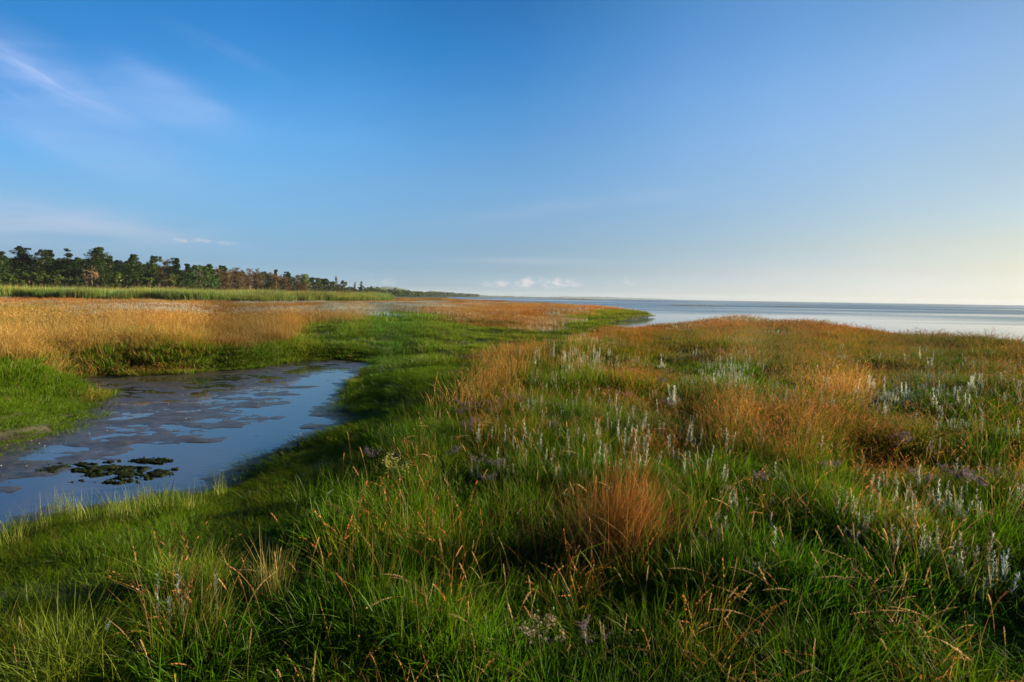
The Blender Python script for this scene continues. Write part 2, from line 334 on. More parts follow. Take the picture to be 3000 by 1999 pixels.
def water_mat(name, sea):
    m, t = new_mat(name); L = t.links.new
    geo = N(t, 'ShaderNodeNewGeometry'); mp = N(t, 'ShaderNodeMapping'); L(geo.outputs['Position'], mp.inputs['Vector'])
    p = N(t, 'ShaderNodeBsdfPrincipled')
    nz = N(t, 'ShaderNodeTexNoise'); nz.inputs['Detail'].default_value = 6
    bp = N(t, 'ShaderNodeBump')
    if sea:
        p.inputs['Base Color'].default_value = (.025, .065, .115, 1)
        p.inputs['IOR'].default_value = 1.33
        mp.inputs['Scale'].default_value = (.004, .016, 1); mp.inputs['Rotation'].default_value = (0, 0, R(-12))
        bn = N(t, 'ShaderNodeTexNoise'); bn.inputs['Scale'].default_value = 1.0; bn.inputs['Detail'].default_value = 4; bn.inputs['Distortion'].default_value = .6
        L(mp.outputs[0], bn.inputs['Vector'])
        ln = N(t, 'ShaderNodeVectorMath', operation='LENGTH'); L(geo.outputs['Position'], ln.inputs[0])
        dr = N(t, 'ShaderNodeMapRange'); dr.inputs['From Min'].default_value = 60; dr.inputs['From Max'].default_value = 120
        dr.inputs['To Min'].default_value = -.26; dr.inputs['To Max'].default_value = .07
        L(ln.outputs['Value'], dr.inputs['Value'])
        ad = N(t, 'ShaderNodeMath', operation='ADD'); L(bn.outputs[0], ad.inputs[0]); L(dr.outputs[0], ad.inputs[1])
        rp = N(t, 'ShaderNodeMapRange', interpolation_type='SMOOTHSTEP'); rp.inputs['From Min'].default_value = .34; rp.inputs['From Max'].default_value = .66
        L(ad.outputs[0], rp.inputs['Value'])
        rg = N(t, 'ShaderNodeMapRange'); rg.inputs['To Min'].default_value = .06; rg.inputs['To Max'].default_value = .34; L(rp.outputs[0], rg.inputs['Value'])
        L(rg.outputs[0], p.inputs['Roughness'])
        nz.inputs['Scale'].default_value = 1.3; nz.inputs['Roughness'].default_value = .6
        mp2 = N(t, 'ShaderNodeMapping'); mp2.inputs['Scale'].default_value = (.6, 1.3, 1); L(geo.outputs['Position'], mp2.inputs['Vector']); L(mp2.outputs[0], nz.inputs['Vector'])
        sm = N(t, 'ShaderNodeMapRange'); sm.inputs['To Min'].default_value = .04; sm.inputs['To Max'].default_value = .7; L(rp.outputs[0], sm.inputs['Value'])
        L(sm.outputs[0], bp.inputs['Strength']); bp.inputs['Distance'].default_value = .08
    else:
        p.inputs['Base Color'].default_value = (.02, .026, .03, 1); p.inputs['IOR'].default_value = 1.68
        p.inputs['Roughness'].default_value = .03
        mp.inputs['Scale'].default_value = (2.0, 3.5, 1)
        nz.inputs['Scale'].default_value = 1.6; L(mp.outputs[0], nz.inputs['Vector'])
        bp.inputs['Strength'].default_value = .10; bp.inputs['Distance'].default_value = .03
    L(nz.outputs[0], bp.inputs['Height']); L(bp.outputs[0], p.inputs['Normal'])
    o = N(t, 'ShaderNodeOutputMaterial'); L(p.outputs[0], o.inputs['Surface'])
    return m

# ------------------------------------------------------------------ ground, stream water, sea
def polar(radii, angs):
    rr, aa = np.meshgrid(radii, angs, indexing='ij')
    x = rr * np.sin(aa); y = rr * np.cos(aa)
    nr, na = rr.shape
    i = (np.arange(nr - 1)[:, None] * na + np.arange(na)[None, :])
    j = (np.arange(nr - 1)[:, None] * na + (np.arange(na)[None, :] + 1) % na)
    q = np.stack([i, j, j + na, i + na], -1).reshape(-1, 4)
    return x.ravel(), y.ravel(), q[:, ::-1]
rad = [0.02]
while rad[-1] < 7000: rad.append(rad[-1] + max(0.06 if rad[-1] > 2 else .12, (0.0065 if rad[-1] < 20 else .0105) * rad[-1]))
ang = np.concatenate([np.arange(-58, 58, .26), np.arange(58, 302, 4.0)])
X, Y, Q = polar(np.array(rad), np.radians(ang))
Z = height(X, Y)
g = obj('ground', mesh_from('ground', np.stack([X, Y, Z], 1), Q, M_GROUND, smooth=True))
tag(g, kind='structure')

def sheet(name, P, z, mat, n=1):
    V = np.column_stack([P, np.full(len(P), z)])
    me = bpy.data.meshes.new(name); me.from_pydata([tuple(v) for v in V], [], [tuple(range(len(P)))]); me.materials.append(mat)
    o = obj(name, me); tag(o, kind='structure'); return o
c = STREAM.mean(0)
sheet('stream_water', np.array([(-60, 1.5), (-1.0, 1.5), (1.5, 6), (1.5, 20), (-8, 30), (-60, 30)]), WATER, water_mat('still_water', False))
xs, ys, q2 = polar(np.concatenate([np.array([8.0]), np.geomspace(12, 7000, 60)]), np.radians(np.arange(0, 360, 4.0)))
sea = obj('sea', mesh_from('sea', np.stack([xs, ys, np.zeros(len(xs))], 1), q2, water_mat('sea_water', True)))
tag(sea, kind='structure')

# ------------------------------------------------------------------ blades
def blades(G, n, rad, h, w, colb, colt, lean=.35, seg=3, wind=0.0, windaz=0.0, hvar=.35, cvar=.15, droop=.5, clump=True, rs=None):
    """n grass blades in a disc of radius rad"""
    rs = rs or rng
    a = rs.uniform(0, 2 * np.pi, n); r = rad * np.sqrt(rs.uniform(0, 1, n))
    bx, by = r * np.cos(a), r * np.sin(a)
    hh = h * (1 + hvar * rs.normal(0, 1, n)).clip(.35, 1.7)
    az = rs.uniform(0, 2 * np.pi, n) if not clump else a + rs.normal(0, .9, n)
    ln = lean * rs.uniform(.1, 1.3, n)
    dx = np.cos(az) * ln + wind * np.cos(windaz); dy = np.sin(az) * ln + wind * np.sin(windaz)
    fa = rs.uniform(0, 2 * np.pi, n); wx, wy = np.cos(fa) * w / 2, np.sin(fa) * w / 2
    cb = np.asarray(colb) * (1 + cvar * rs.normal(0, 1, (n, 1))).clip(.4, 1.8)
    ct = np.asarray(colt) * (1 + cvar * rs.normal(0, 1, (n, 1))).clip(.4, 1.8)
    V = []; C = []
    for k in range(seg):
        t = k / seg
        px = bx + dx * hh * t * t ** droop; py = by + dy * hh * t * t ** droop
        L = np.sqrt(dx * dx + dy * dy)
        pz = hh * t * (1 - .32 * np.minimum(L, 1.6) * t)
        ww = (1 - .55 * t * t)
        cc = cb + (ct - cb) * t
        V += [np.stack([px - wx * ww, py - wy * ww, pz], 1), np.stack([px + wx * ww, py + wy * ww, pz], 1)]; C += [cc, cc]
    L = np.sqrt(dx * dx + dy * dy)
    V.append(np.stack([bx + dx * hh, by + dy * hh, hh * (1 - .32 * np.minimum(L, 1.6))], 1)); C.append(ct)
    nv = 2 * seg + 1
    V = np.stack(V, 1).reshape(-1, 3); C = np.stack(C, 1).reshape(-1, 3)
    b = (np.arange(n) * nv)[:, None]
    Qs = np.concatenate([b + np.array([2 * k, 2 * k + 1, 2 * k + 3, 2 * k + 2]) for k in range(seg - 1)]) if seg > 1 else None
    T = b + np.array([2 * seg - 2, 2 * seg - 1, 2 * seg])
    G.add(V, C, Qs, T)
def stalks(G, n, rad, h, w, cs, ch, headlen=.3, headw=.02, nb=6, lean=.3, arch=.0, rs=None, hvar=.25):
    """grass stalks with flower heads: thin stem and nb little spikelets"""
    rs = rs or rng
    for _ in range(n):
        a = rs.uniform(0, 2 * np.pi); r = rad * math.sqrt(rs.uniform()); p0 = np.array([r * math.cos(a), r * math.sin(a), 0])
        hh = h * max(.5, 1 + hvar * rs.normal()); az = rs.uniform(0, 2 * np.pi); ln = lean * rs.uniform(.1, 1.2)
        D = np.array([math.cos(az), math.sin(az), 0])
        f = rs.uniform(0, np.pi); wv = np.array([math.cos(f), math.sin(f), 0]) * w / 2
        ar = arch * rs.uniform(.2, 1.3)
        def P(t): return p0 + D * hh * (ln * t ** 1.6 + ar * t ** 3) + np.array([0, 0, hh * (t - .5 * ar * t ** 4 - .15 * ln * t * t)])
        ks = [0, .35, .7, 1.0]; V = []
        for t in ks: V += [P(t) - wv * (1 - .5 * t), P(t) + wv * (1 - .5 * t)]
        gd = rs.uniform(0, 1); c1 = np.array(cs) * rs.uniform(.7, 1.3); c2 = np.array(ch) * rs.uniform(.6, 1.3) * np.array([1, .85 + .45 * gd, .9 + .4 * gd])
        G.add(V, c1, [[2 * k, 2 * k + 1, 2 * k + 3, 2 * k + 2] for k in range(3)])
        # head
        V = []; Qd = []
        for k in range(nb):
            t = 1 - headlen * (k + .5 * rs.uniform()) / nb; q = P(t); tg = P(min(1.05, t + .08)) - P(t); tg /= np.linalg.norm(tg) + 1e-9
            s = rs.normal(0, 1, 3); s /= np.linalg.norm(s); s = s * headw * rs.uniform(.5, 1.1)
            ll = tg * headw * rs.uniform(1.6, 3.2)
            V += [q - s * .3, q + s, q + s * .8 + ll, q + ll * .7 - s * .2]; Qd.append([4 * k, 4 * k + 1, 4 * k + 2, 4 * k + 3])
        G.add(V, c2, Qd)
def wormwood(G, n, rad, h, wl, c, lv=26, ll=.03, rs=None, stem=(.30, .31, .24)):
    """upright silvery stems with short feathery leaves"""
    rs = rs or rng
    for _ in range(n):
        a = rs.uniform(0, 2 * np.pi); r = rad * math.sqrt(rs.uniform()); p0 = np.array([r * math.cos(a), r * math.sin(a), 0])
        hh = h * rs.uniform(.6, 1.25); D = rs.normal(0, .10, 3); D[2] = 1
        f = rs.uniform(0, np.pi); wv = np.array([math.cos(f), math.sin(f), 0]) * wl * .35
        G.add([p0 - wv, p0 + wv, p0 + D * hh + wv * .3, p0 + D * hh - wv * .3], np.array(c) * .8, [[0, 1, 2, 3]])
        t = rs.uniform(.25, 1.0, lv) ** .8; az = rs.uniform(0, 2 * np.pi, lv)
        L = ll * (1.25 - .75 * t) * rs.uniform(.6, 1.3, lv)
        q = p0 + D * (hh * t)[:, None]
        o = np.stack([np.cos(az) * L, np.sin(az) * L, L * rs.uniform(.4, 1.4, lv)], 1)
        s = np.stack([-np.sin(az), np.cos(az), np.zeros(lv)], 1) * (wl / 2)
        V = np.stack([q - s * .6, q + s * .6, q + o * .6 + s, q + o * 1.0, q + o * .6 - s], 1).reshape(-1, 3)
        b = (np.arange(lv) * 5)[:, None]
        cc = np.repeat(np.array(c) * rs.uniform(.75, 1.2, (lv, 1)), 5, 0)
        G.add(V, cc, b + np.array([0, 1, 2, 4]), b + np.array([2, 3, 4]))

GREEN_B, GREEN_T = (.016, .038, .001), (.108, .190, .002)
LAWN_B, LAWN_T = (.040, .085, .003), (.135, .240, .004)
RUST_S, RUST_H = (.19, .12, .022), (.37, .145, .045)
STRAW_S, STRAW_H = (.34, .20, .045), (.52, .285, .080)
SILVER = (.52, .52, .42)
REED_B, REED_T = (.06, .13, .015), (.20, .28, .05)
def tuft_geo(kind, lod, rs):
    G = Geo(); f = (1, 2.2, 6.5)[lod]       # widths grow with distance, patches too
    rp = (.15, .42, 1.5)[lod]; nn = (1.0, 1.3, 2.2)[lod]; w = .0050 * f; seg = (4, 3, 2)[lod]
    k = dict(rs=rs, seg=seg)
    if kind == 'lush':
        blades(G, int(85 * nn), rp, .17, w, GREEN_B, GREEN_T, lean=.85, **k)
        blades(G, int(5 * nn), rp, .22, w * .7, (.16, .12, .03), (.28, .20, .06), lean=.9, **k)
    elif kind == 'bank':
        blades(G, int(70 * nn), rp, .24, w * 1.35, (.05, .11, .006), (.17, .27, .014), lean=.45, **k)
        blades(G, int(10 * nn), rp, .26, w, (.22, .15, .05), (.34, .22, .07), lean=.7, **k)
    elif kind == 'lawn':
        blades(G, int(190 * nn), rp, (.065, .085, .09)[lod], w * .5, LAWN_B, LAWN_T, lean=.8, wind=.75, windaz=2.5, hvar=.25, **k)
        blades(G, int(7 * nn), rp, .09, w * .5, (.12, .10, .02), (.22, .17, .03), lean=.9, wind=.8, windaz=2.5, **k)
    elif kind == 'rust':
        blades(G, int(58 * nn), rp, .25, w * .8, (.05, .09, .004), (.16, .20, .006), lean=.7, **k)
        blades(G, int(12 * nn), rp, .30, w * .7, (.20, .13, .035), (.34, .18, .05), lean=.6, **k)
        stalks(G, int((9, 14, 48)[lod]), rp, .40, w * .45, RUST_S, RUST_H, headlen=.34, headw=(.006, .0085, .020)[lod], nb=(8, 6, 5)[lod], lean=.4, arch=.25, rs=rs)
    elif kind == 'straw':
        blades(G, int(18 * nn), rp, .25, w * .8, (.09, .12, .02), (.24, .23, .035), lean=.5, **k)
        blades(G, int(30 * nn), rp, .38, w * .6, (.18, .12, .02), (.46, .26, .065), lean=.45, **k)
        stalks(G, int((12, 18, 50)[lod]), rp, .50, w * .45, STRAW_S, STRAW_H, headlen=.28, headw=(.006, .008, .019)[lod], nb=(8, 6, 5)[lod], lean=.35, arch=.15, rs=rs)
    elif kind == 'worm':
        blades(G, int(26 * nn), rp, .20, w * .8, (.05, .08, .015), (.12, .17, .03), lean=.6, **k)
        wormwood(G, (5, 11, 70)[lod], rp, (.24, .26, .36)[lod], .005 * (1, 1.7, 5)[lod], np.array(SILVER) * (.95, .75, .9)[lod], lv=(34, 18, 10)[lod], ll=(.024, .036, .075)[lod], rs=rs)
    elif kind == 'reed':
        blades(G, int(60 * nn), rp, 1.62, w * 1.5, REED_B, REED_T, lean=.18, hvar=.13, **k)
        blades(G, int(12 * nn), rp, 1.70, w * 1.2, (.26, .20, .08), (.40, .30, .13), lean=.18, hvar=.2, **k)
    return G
PROTO_NAMES = dict(lush='green_grass_tuft', bank='broad_grass_tuft', lawn='short_grass_tuft', rust='rusty_grass_tuft', straw='straw_grass_tuft', worm='wormwood_tuft', reed='reed_tuft')
NV = (6, 5, 4)
def proto_collection(kind):
    c = bpy.data.collections.new(PROTO_NAMES[kind] + 's')
    rs = np.random.default_rng(100 + len(kind) * 7 + ord(kind[0]))
    i = 0
    for lod in range(3):
        for v in range(NV[lod]):
            nm = '%s.%03d' % (PROTO_NAMES[kind], i + 1)
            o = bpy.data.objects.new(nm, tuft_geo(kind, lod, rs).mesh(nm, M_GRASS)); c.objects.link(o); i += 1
    return c

def gn_instancer(coll):
    ng = bpy.data.node_groups.new('scatter_plants', 'GeometryNodeTree')
    ng.interface.new_socket('Geometry', in_out='INPUT', socket_type='NodeSocketGeometry')
    ng.interface.new_socket('Geometry', in_out='OUTPUT', socket_type='NodeSocketGeometry')
    n = ng.nodes; L = ng.links.new
    gi = n.new('NodeGroupInput'); go = n.new('NodeGroupOutput')
    ci = n.new('GeometryNodeCollectionInfo'); ci.inputs['Collection'].default_value = coll
    ci.inputs['Separate Children'].default_value = True; ci.inputs['Reset Children'].default_value = True
    ip = n.new('GeometryNodeInstanceOnPoints')
    def na(nm, ty):
        a = n.new('GeometryNodeInputNamedAttribute'); a.data_type = ty; a.inputs['Name'].default_value = nm; return a.outputs[0]
    L(gi.outputs[0], ip.inputs['Points']); L(ci.outputs[0], ip.inputs['Instance'])
    ip.inputs['Pick Instance'].default_value = True
    L(na('idx', 'INT'), ip.inputs['Instance Index'])
    L(na('rot', 'FLOAT_VECTOR'), ip.inputs['Rotation']); L(na('scl', 'FLOAT_VECTOR'), ip.inputs['Scale'])
    L(ip.outputs[0], go.inputs[0])
    return ng

# ------------------------------------------------------------------ vegetation zones (drawn on the ground plane)
Z0 = .6
ZONES = [   # later ones override earlier ones
 ('all', None, dict(rust=.34, lush=.60, worm=.06)),
 ('near_gap', [(700, 1700), (1000, 1250), (1200, 1150), (1350, 1080), (1500, 1080), (1500, 1350), (1000, 1999), (400, 2100)], dict(lush=.97, rust=.03)),
 ('left_meadow', [(-3000, 905), (0, 893), (700, 893), (1150, 900), (1000, 1000), (1075, 1060), (0, 1300), (-4000, 1500)], dict(lush=.5, straw=.22, bank=.2, rust=.08)),
 ('rust_band', [(-3000, 885), (0, 873), (700, 876), (1300, 882), (1500, 890), (1400, 900), (700, 892), (200, 892), (0, 897), (-3000, 908)], dict(rust=.60, worm=.08, straw=.10, lush=.22)),
 ('reeds', [(-4000, 853), (0, 851), (500, 858), (900, 863), (1100, 866), (1180, 869), (1100, 872.5), (900, 875), (560, 875), (250, 872), (0, 873), (-3000, 885)], dict(reed=1)),
 ('far_flat', [(-3000, 852), (0, 851), (900, 863), (1180, 869), (1320, 869), (1290, 867.0), (1100, 864), (600, 858), (0, 849.5), (-3000, 850)], dict(straw=.35, lush=.45, rust=.2)),
 ('far_rust', [(1150, 871), (1430, 876), (1500, 884), (1320, 880), (1150, 878)], dict(rust=.5, lush=.4, straw=.1)),
 ('worm_band', [(230, 897), (500, 893), (760, 900), (1300, 887), (1500, 888), (1560, 905), (1470, 918), (1250, 930), (1100, 924), (970, 920), (760, 916), (500, 916), (290, 925)], dict(worm=.36, rust=.36, straw=.06, lush=.22)),
 ('worm_line', [(700, 884), (900, 882), (1300, 884), (1300, 890), (900, 889), (700, 890)], dict(worm=.55, rust=.45)),
 ('dark_left', [(-2000, 905), (0, 898), (180, 902), (300, 922), (298, 950), (190, 947), (0, 948), (-2000, 960)], dict(lush=.9, straw=.1)),
 ('straw_field', [(-2500, 965), (0, 948), (190, 945), (305, 953), (297, 919), (500, 922), (750, 914), (900, 928), (975, 945), (1000, 965), (1010, 992), (860, 990), (760, 988), (690, 978), (640, 1000), (540, 985), (400, 1020), (260, 1005), (130, 1030), (0, 1040), (-2500, 1060)], dict(straw=.72, rust=.12, lush=.16)),
 ('left_mix', [(-2500, 1060), (0, 1040), (260, 1005), (540, 985), (700, 1020), (850, 1062), (560, 1100), (200, 1110), (-2500, 1200)], dict(bank=.42, straw=.26, lush=.20, rust=.12)),
 ('bank_edge', [(420, 1085), (560, 1050), (840, 1010), (900, 985), (1000, 995), (1080, 1040), (1078, 1062), (800, 1075), (560, 1102), (330, 1108)], dict(bank=.75, lush=.25)),
 ('left_lobe', [(-3000, 1120), (0, 1095), (330, 1090), (330, 1110), (200, 1125), (290, 1180), (262, 1240), (0, 1310), (-3000, 1430)], dict(lawn=.92, lush=.08)),
 ('swale', [(985, 930), (1150, 922), (1300, 938), (1400, 932), (1480, 945), (1600, 962), (1690, 955), (1660, 975), (1560, 992), (1430, 1020), (1250, 1045), (1075, 1060), (1000, 1000)], dict(lush=.55, lawn=.28, bank=.14, worm=.03)),
 ('swale_low', [(-7.5, 19), (-4.5, 15.5), (0, 18.5), (4, 25), (9, 33), (11, 38), (12, 56), (19, 66), (19, 74), (12, 66), (5, 54), (-1, 44), (-7, 34), (-11, 27)], dict(lush=.48, lawn=.26, bank=.26)),
 ('promontory', [(1610, 955), (1640, 925), (1700, 912), (1800, 908), (1900, 915), (1900, 935), (1720, 950)], dict(lush=.4, bank=.5, lawn=.1)),
 ('rust_mid', [(1300, 905), (1560, 890), (1800, 893), (1800, 905), (1700, 910), (1620, 930), (1560, 945), (1400, 935), (1280, 930)], dict(rust=.66, straw=.22, worm=.12)),
 ('right_back', [(1480, 985), (1700, 945), (1900, 930), (2300, 945), (2700, 970), (3100, 1000), (5000, 1180), (5000, 1260), (3000, 1060), (2500, 1000), (2000, 975), (1700, 985)], dict(rust=.78, lush=.14, worm=.08)),
 ('right_mid', [(1650, 1000), (2100, 985), (2500, 1010), (3000, 1060), (5000, 1260), (5000, 1500), (3000, 1200), (2600, 1160), (2200, 1080), (1800, 1030)], dict(rust=.38, worm=.14, lush=.48)),
 ('dark_trough', [(1700, 1005), (2000, 1020), (2200, 1045), (2380, 1110), (2350, 1175), (2150, 1150), (1980, 1090), (1750, 1045)], dict(lush=.9, worm=.1)),
 ('pale_patch', [(2380, 1085), (2560, 1080), (2620, 1120), (2480, 1140), (2390, 1130)], dict(straw=.7, worm=.3)),
 ('worm_patch', [(2480, 1110), (2760, 1120), (2780, 1175), (2560, 1180)], dict(worm=.5, lush=.5)),
 ('worm_white', [(1540, 1010), (1720, 1015), (1760, 1050), (1640, 1065), (1560, 1045)], dict(worm=.22, rust=.28, lush=.5)),
 ('green_slope', [(1080, 1060), (1300, 1005), (1560, 985), (1700, 1000), (1650, 1060), (1560, 1100), (1400, 1150), (1300, 1200), (1180, 1230), (1150, 1100)], dict(lush=.72, rust=.16, straw=.12)),
 ('orange_band', [(1330, 1190), (1450, 1110), (1700, 1080), (2050, 1120), (2300, 1180), (3000, 1270), (5000, 1650), (5000, 2100), (3000, 1480), (2500, 1370), (2000, 1330), (1600, 1320), (1350, 1290)], dict(rust=.34, lush=.64, worm=.02)),
 ('foreground', [(700, 1700), (1000, 1400), (1180, 1250), (1350, 1250), (1600, 1320), (2000, 1340), (2500, 1390), (3000, 1500), (6000, 2200), (6000, 9000), (400, 9000), (400, 2100)], dict(lush=.97, rust=.03)),
 ('worm_right', [(2350, 1400), (2800, 1400), (3200, 1560), (3200, 1720), (2900, 1700), (2500, 1560)], dict(worm=.10, lush=.85, rust=.05)),
 ('lawn_bank', [(1075, 1058), (1250, 1048), (1400, 1045), (1370, 1100), (1300, 1165), (1200, 1240), (1110, 1340), (1000, 1440), (940, 1560), (810, 1670), (690, 1800), (520, 1950), (440, 2300), (-3500, 9000), (-9000, 2600), (-4000, 1650), (-1500, 1600), (0, 1420)], dict(lawn=.98, lush=.02)),
 ('lush_edge', [(1170, 1180), (1290, 1120), (1340, 1170), (1250, 1260), (1100, 1360), (960, 1450), (940, 1400), (1060, 1290)], dict(lush=.45, lawn=.55)),
]
ZP = []
for nm, p, wts in ZONES:
    zt = {'left_lobe': .35, 'lawn_bank': .55, 'swale': .5, 'left_mix': .6, 'bank_edge': .5, 'foreground': .75, 'near_gap': .7, 'straw_field': 1.12, 'rust_band': .95, 'green_slope': .8, 'promontory': .6}.get(nm, .95)
    if nm == 'swale_low': ZP.append((np.array(p, float), wts)); SWP = np.array(p, float); continue
    if nm == 'reeds': ZP.append((np.array([(-170, 80), (-100, 84), (-60, 86), (-38, 94), (-32, 122), (-44, 180), (-62, 262), (-85, 262), (-92, 200), (-98, 158), (-114, 138), (-170, 124)], float), wts)); continue
    ZP.append((None if p is None else np.array([at(a, b, .85 if nm == 'straw_field' and b > 955 else zt) for a, b in p]), wts))
KINDS = ['lush', 'bank', 'lawn', 'rust', 'straw', 'worm', 'reed']
def zone_weights(x, y):
    r = np.hypot(x, y)
    s = np.clip(r * .06, .12, 2.5); s2 = s * 1.0
    xx = x + s * 1.0 * fbm(x / s2 + 5, y / s2, 3) * 1.2; yy = y + s * fbm(x / s2, y / s2 + 31, 3) * 1.2
    Wt = np.zeros((len(x), len(KINDS)))
    for P, wts in ZP:
        m = np.ones(len(x), bool) if P is None else inside(P, xx, yy)
        v = np.zeros(len(KINDS))
        for k, a in wts.items(): v[KINDS.index(k)] = a
        Wt[m] = v
    # clumping: each kind grows in patches
    for i, k in enumerate(KINDS):
        if k in ('reed',): continue
        sc = np.clip(r * .10, .5, 5)
        nzz = fbm(x / sc + 71 * i, y / sc - 13 * i, 3)
        Wt[:, i] *= np.exp((1.6 if k == 'worm' else 3.0) * nzz * (Wt[:, i] < .8) * (Wt[:, i] > .08))
    return Wt / Wt.sum(1, keepdims=True)

def ring(r0, r1, dens, half, jit=.12):
    area = (r1 ** 2 - r0 ** 2) * R(half)
    n = int(area * dens)
    r = np.sqrt(rng.uniform(r0 ** 2, r1 ** 2, n)); a = R(half) * rng.uniform(-1, 1, n)
    r = r * (1 + jit * rng.uniform(-1, 1, n))
    return r * np.sin(a), r * np.cos(a)
parts = []
for lod, rings in enumerate([[(.35, 3, 80, 110), (3, 8.5, 68, 62)], [(7.5, 18, 14, 58), (18, 36, 8.5, 56)], [(32, 75, 2.1, 52), (75, 140, 1.25, 50), (140, 300, .45, 48)]]):
    for r0, r1, d, hf in rings:
        x, y = ring(r0, r1, d, hf); parts.append((x, y, np.full(len(x), lod)))
ex, ey = rng.uniform(-16, 1, 26000), rng.uniform(3.5, 21, 26000)      # a closer fringe along the water's edge
ed = sdist(STREAM, ex, ey); m = (ed > -.35) & (ed < np.where(ex < -6, 1.4, .7))
parts.append((ex[m], ey[m], np.where(np.hypot(ex[m], ey[m]) > 14, 1, 0)))
px = np.concatenate([p[0] for p in parts]); py = np.concatenate([p[1] for p in parts]); pl = np.concatenate([p[2] for p in parts])
pz = height(px, py)
pr = np.hypot(px, py)
keep = (pz > .080) & ((px > -260) | (py < 120))
dist_s = np.where(pr < 60, sdist(STREAM, px, py), 9)
px, py, pl, pz, pr, dist_s = [a[keep] for a in (px, py, pl, pz, pr, dist_s)]
Wt = zone_weights(px, py)
cum = np.cumsum(Wt, 1); u = rng.uniform(size=(len(px), 1)); kid = (u > cum).sum(1).clip(0, len(KINDS) - 1)
# tall lush grass hanging over the swale sill; nothing tall right at the waterline of the near lawn
stats = {}
STUFF = dict(lush=('green_grass', 'lush green meadow grass growing thickly over the marsh', 'grass'),
    bank=('broad_leaved_grass', 'yellow-green broad bladed grass along the far bank of the stream', 'grass'),
    lawn=('short_grass', 'short soft wind-combed turf sloping down to the muddy stream', 'grass'),
    rust=('rusty_flowering_grass', 'thin reddish brown flowering grass spread over the salt meadow', 'grass'),
    straw=('straw_grass', 'dry orange straw coloured grass standing beyond the stream and in the meadow', 'grass'),
    worm=('wormwood_carpet', 'dense silvery grey wormwood growing in bands through the meadow', 'wormwood'),
    reed=('reed_bed', 'tall pale green reeds standing in a belt before the trees', 'reeds'))
for ki, k in enumerate(KINDS):
    m = kid == ki; n = int(m.sum())
    if not n: continue
    x, y, z, l, r = px[m], py[m], pz[m], pl[m], pr[m]
    me = mesh_from(STUFF[k][0], np.stack([x, y, z - .01], 1), [], None) if False else bpy.data.meshes.new(STUFF[k][0])
    me.vertices.add(n); me.vertices.foreach_set('co', np.stack([x, y, z - .012], 1).astype(np.float32).ravel())
    base = np.array([0, NV[0], NV[0] + NV[1]])[l]; cnt = np.array(NV)[l]
    idx = base + (rng.uniform(size=n) * cnt).astype(int)
    a = me.attributes.new('idx', 'INT', 'POINT'); a.data.foreach_set('value', idx.astype(np.int32))
    rot = np.zeros((n, 3), np.float32); rot[:, 2] = rng.uniform(0, 2 * np.pi, n) if k != 'lawn' else rng.normal(0, .5, n) + 1.6 * fbm(x / 3, y / 3, 2)
    a = me.attributes.new('rot', 'FLOAT_VECTOR', 'POINT'); a.data.foreach_set('vector', rot.ravel())
    big = 1 + 1.15 * fbm(x / np.clip(r * .08, .4, 6) + 9, y / np.clip(r * .08, .4, 6), 3)
    hs = np.clip(big, *{'lush': (.5, 1.6), 'straw': (.8, 1.1), 'rust': (.65, 1.25), 'reed': (.62, 1.25), 'lawn': (.6, 1.2)}.get(k, (.6, 1.3))) * rng.uniform(.8, 1.2, n)
    # plants get shorter towards the water line
    hs *= np.where(dist_s[m] < 1.0, .42 + .45 * np.clip(dist_s[m], 0, 1), 1)
    hs *= np.where(inside(SWP, x, y), .6, 1)
    sc = np.stack([rng.uniform(.85, 1.2, n), rng.uniform(.85, 1.2, n), hs], 1).astype(np.float32)
    a = me.attributes.new('scl', 'FLOAT_VECTOR', 'POINT'); a.data.foreach_set('vector', sc.ravel())
    b1 = 1 + (.8 if k in ('reed', 'lush', 'straw') else .55) * fbm(x / np.clip(r * .07, .7, 7) - 3, y / np.clip(r * .07, .7, 7) + 8, 3)
    hue = 1 + (.3 if k == 'lawn' else .55) * fbm(x / np.clip(r * .11, .9, 9) - 33, y / np.clip(r * .11, .9, 9) + 18, 3)
    jt = rng.uniform(.85, 1.15, n)
    tint = np.ones((n, 4), np.float32); hue = np.where((k == 'lush') & (r < 9), hue * (.74 + .26 * np.clip((r - 4) / 5, 0, 1)), hue)
    tint[:, 0] = np.clip(b1 * jt * hue, .4, 2.0); tint[:, 1] = np.clip(b1 * jt, .4, 1.8); tint[:, 2] = np.clip(b1 * jt / hue, .4, 2)
    a = me.attributes.new('tint', 'FLOAT_COLOR', 'POINT'); a.data.foreach_set('color', tint.ravel())
    o = obj(STUFF[k][0], me); tag(o, STUFF[k][1], STUFF[k][2], kind='stuff')
    md = o.modifiers.new('plants', 'NODES'); md.node_group = gn_instancer(proto_collection(k))
    stats[k] = n
print('scatter', stats)
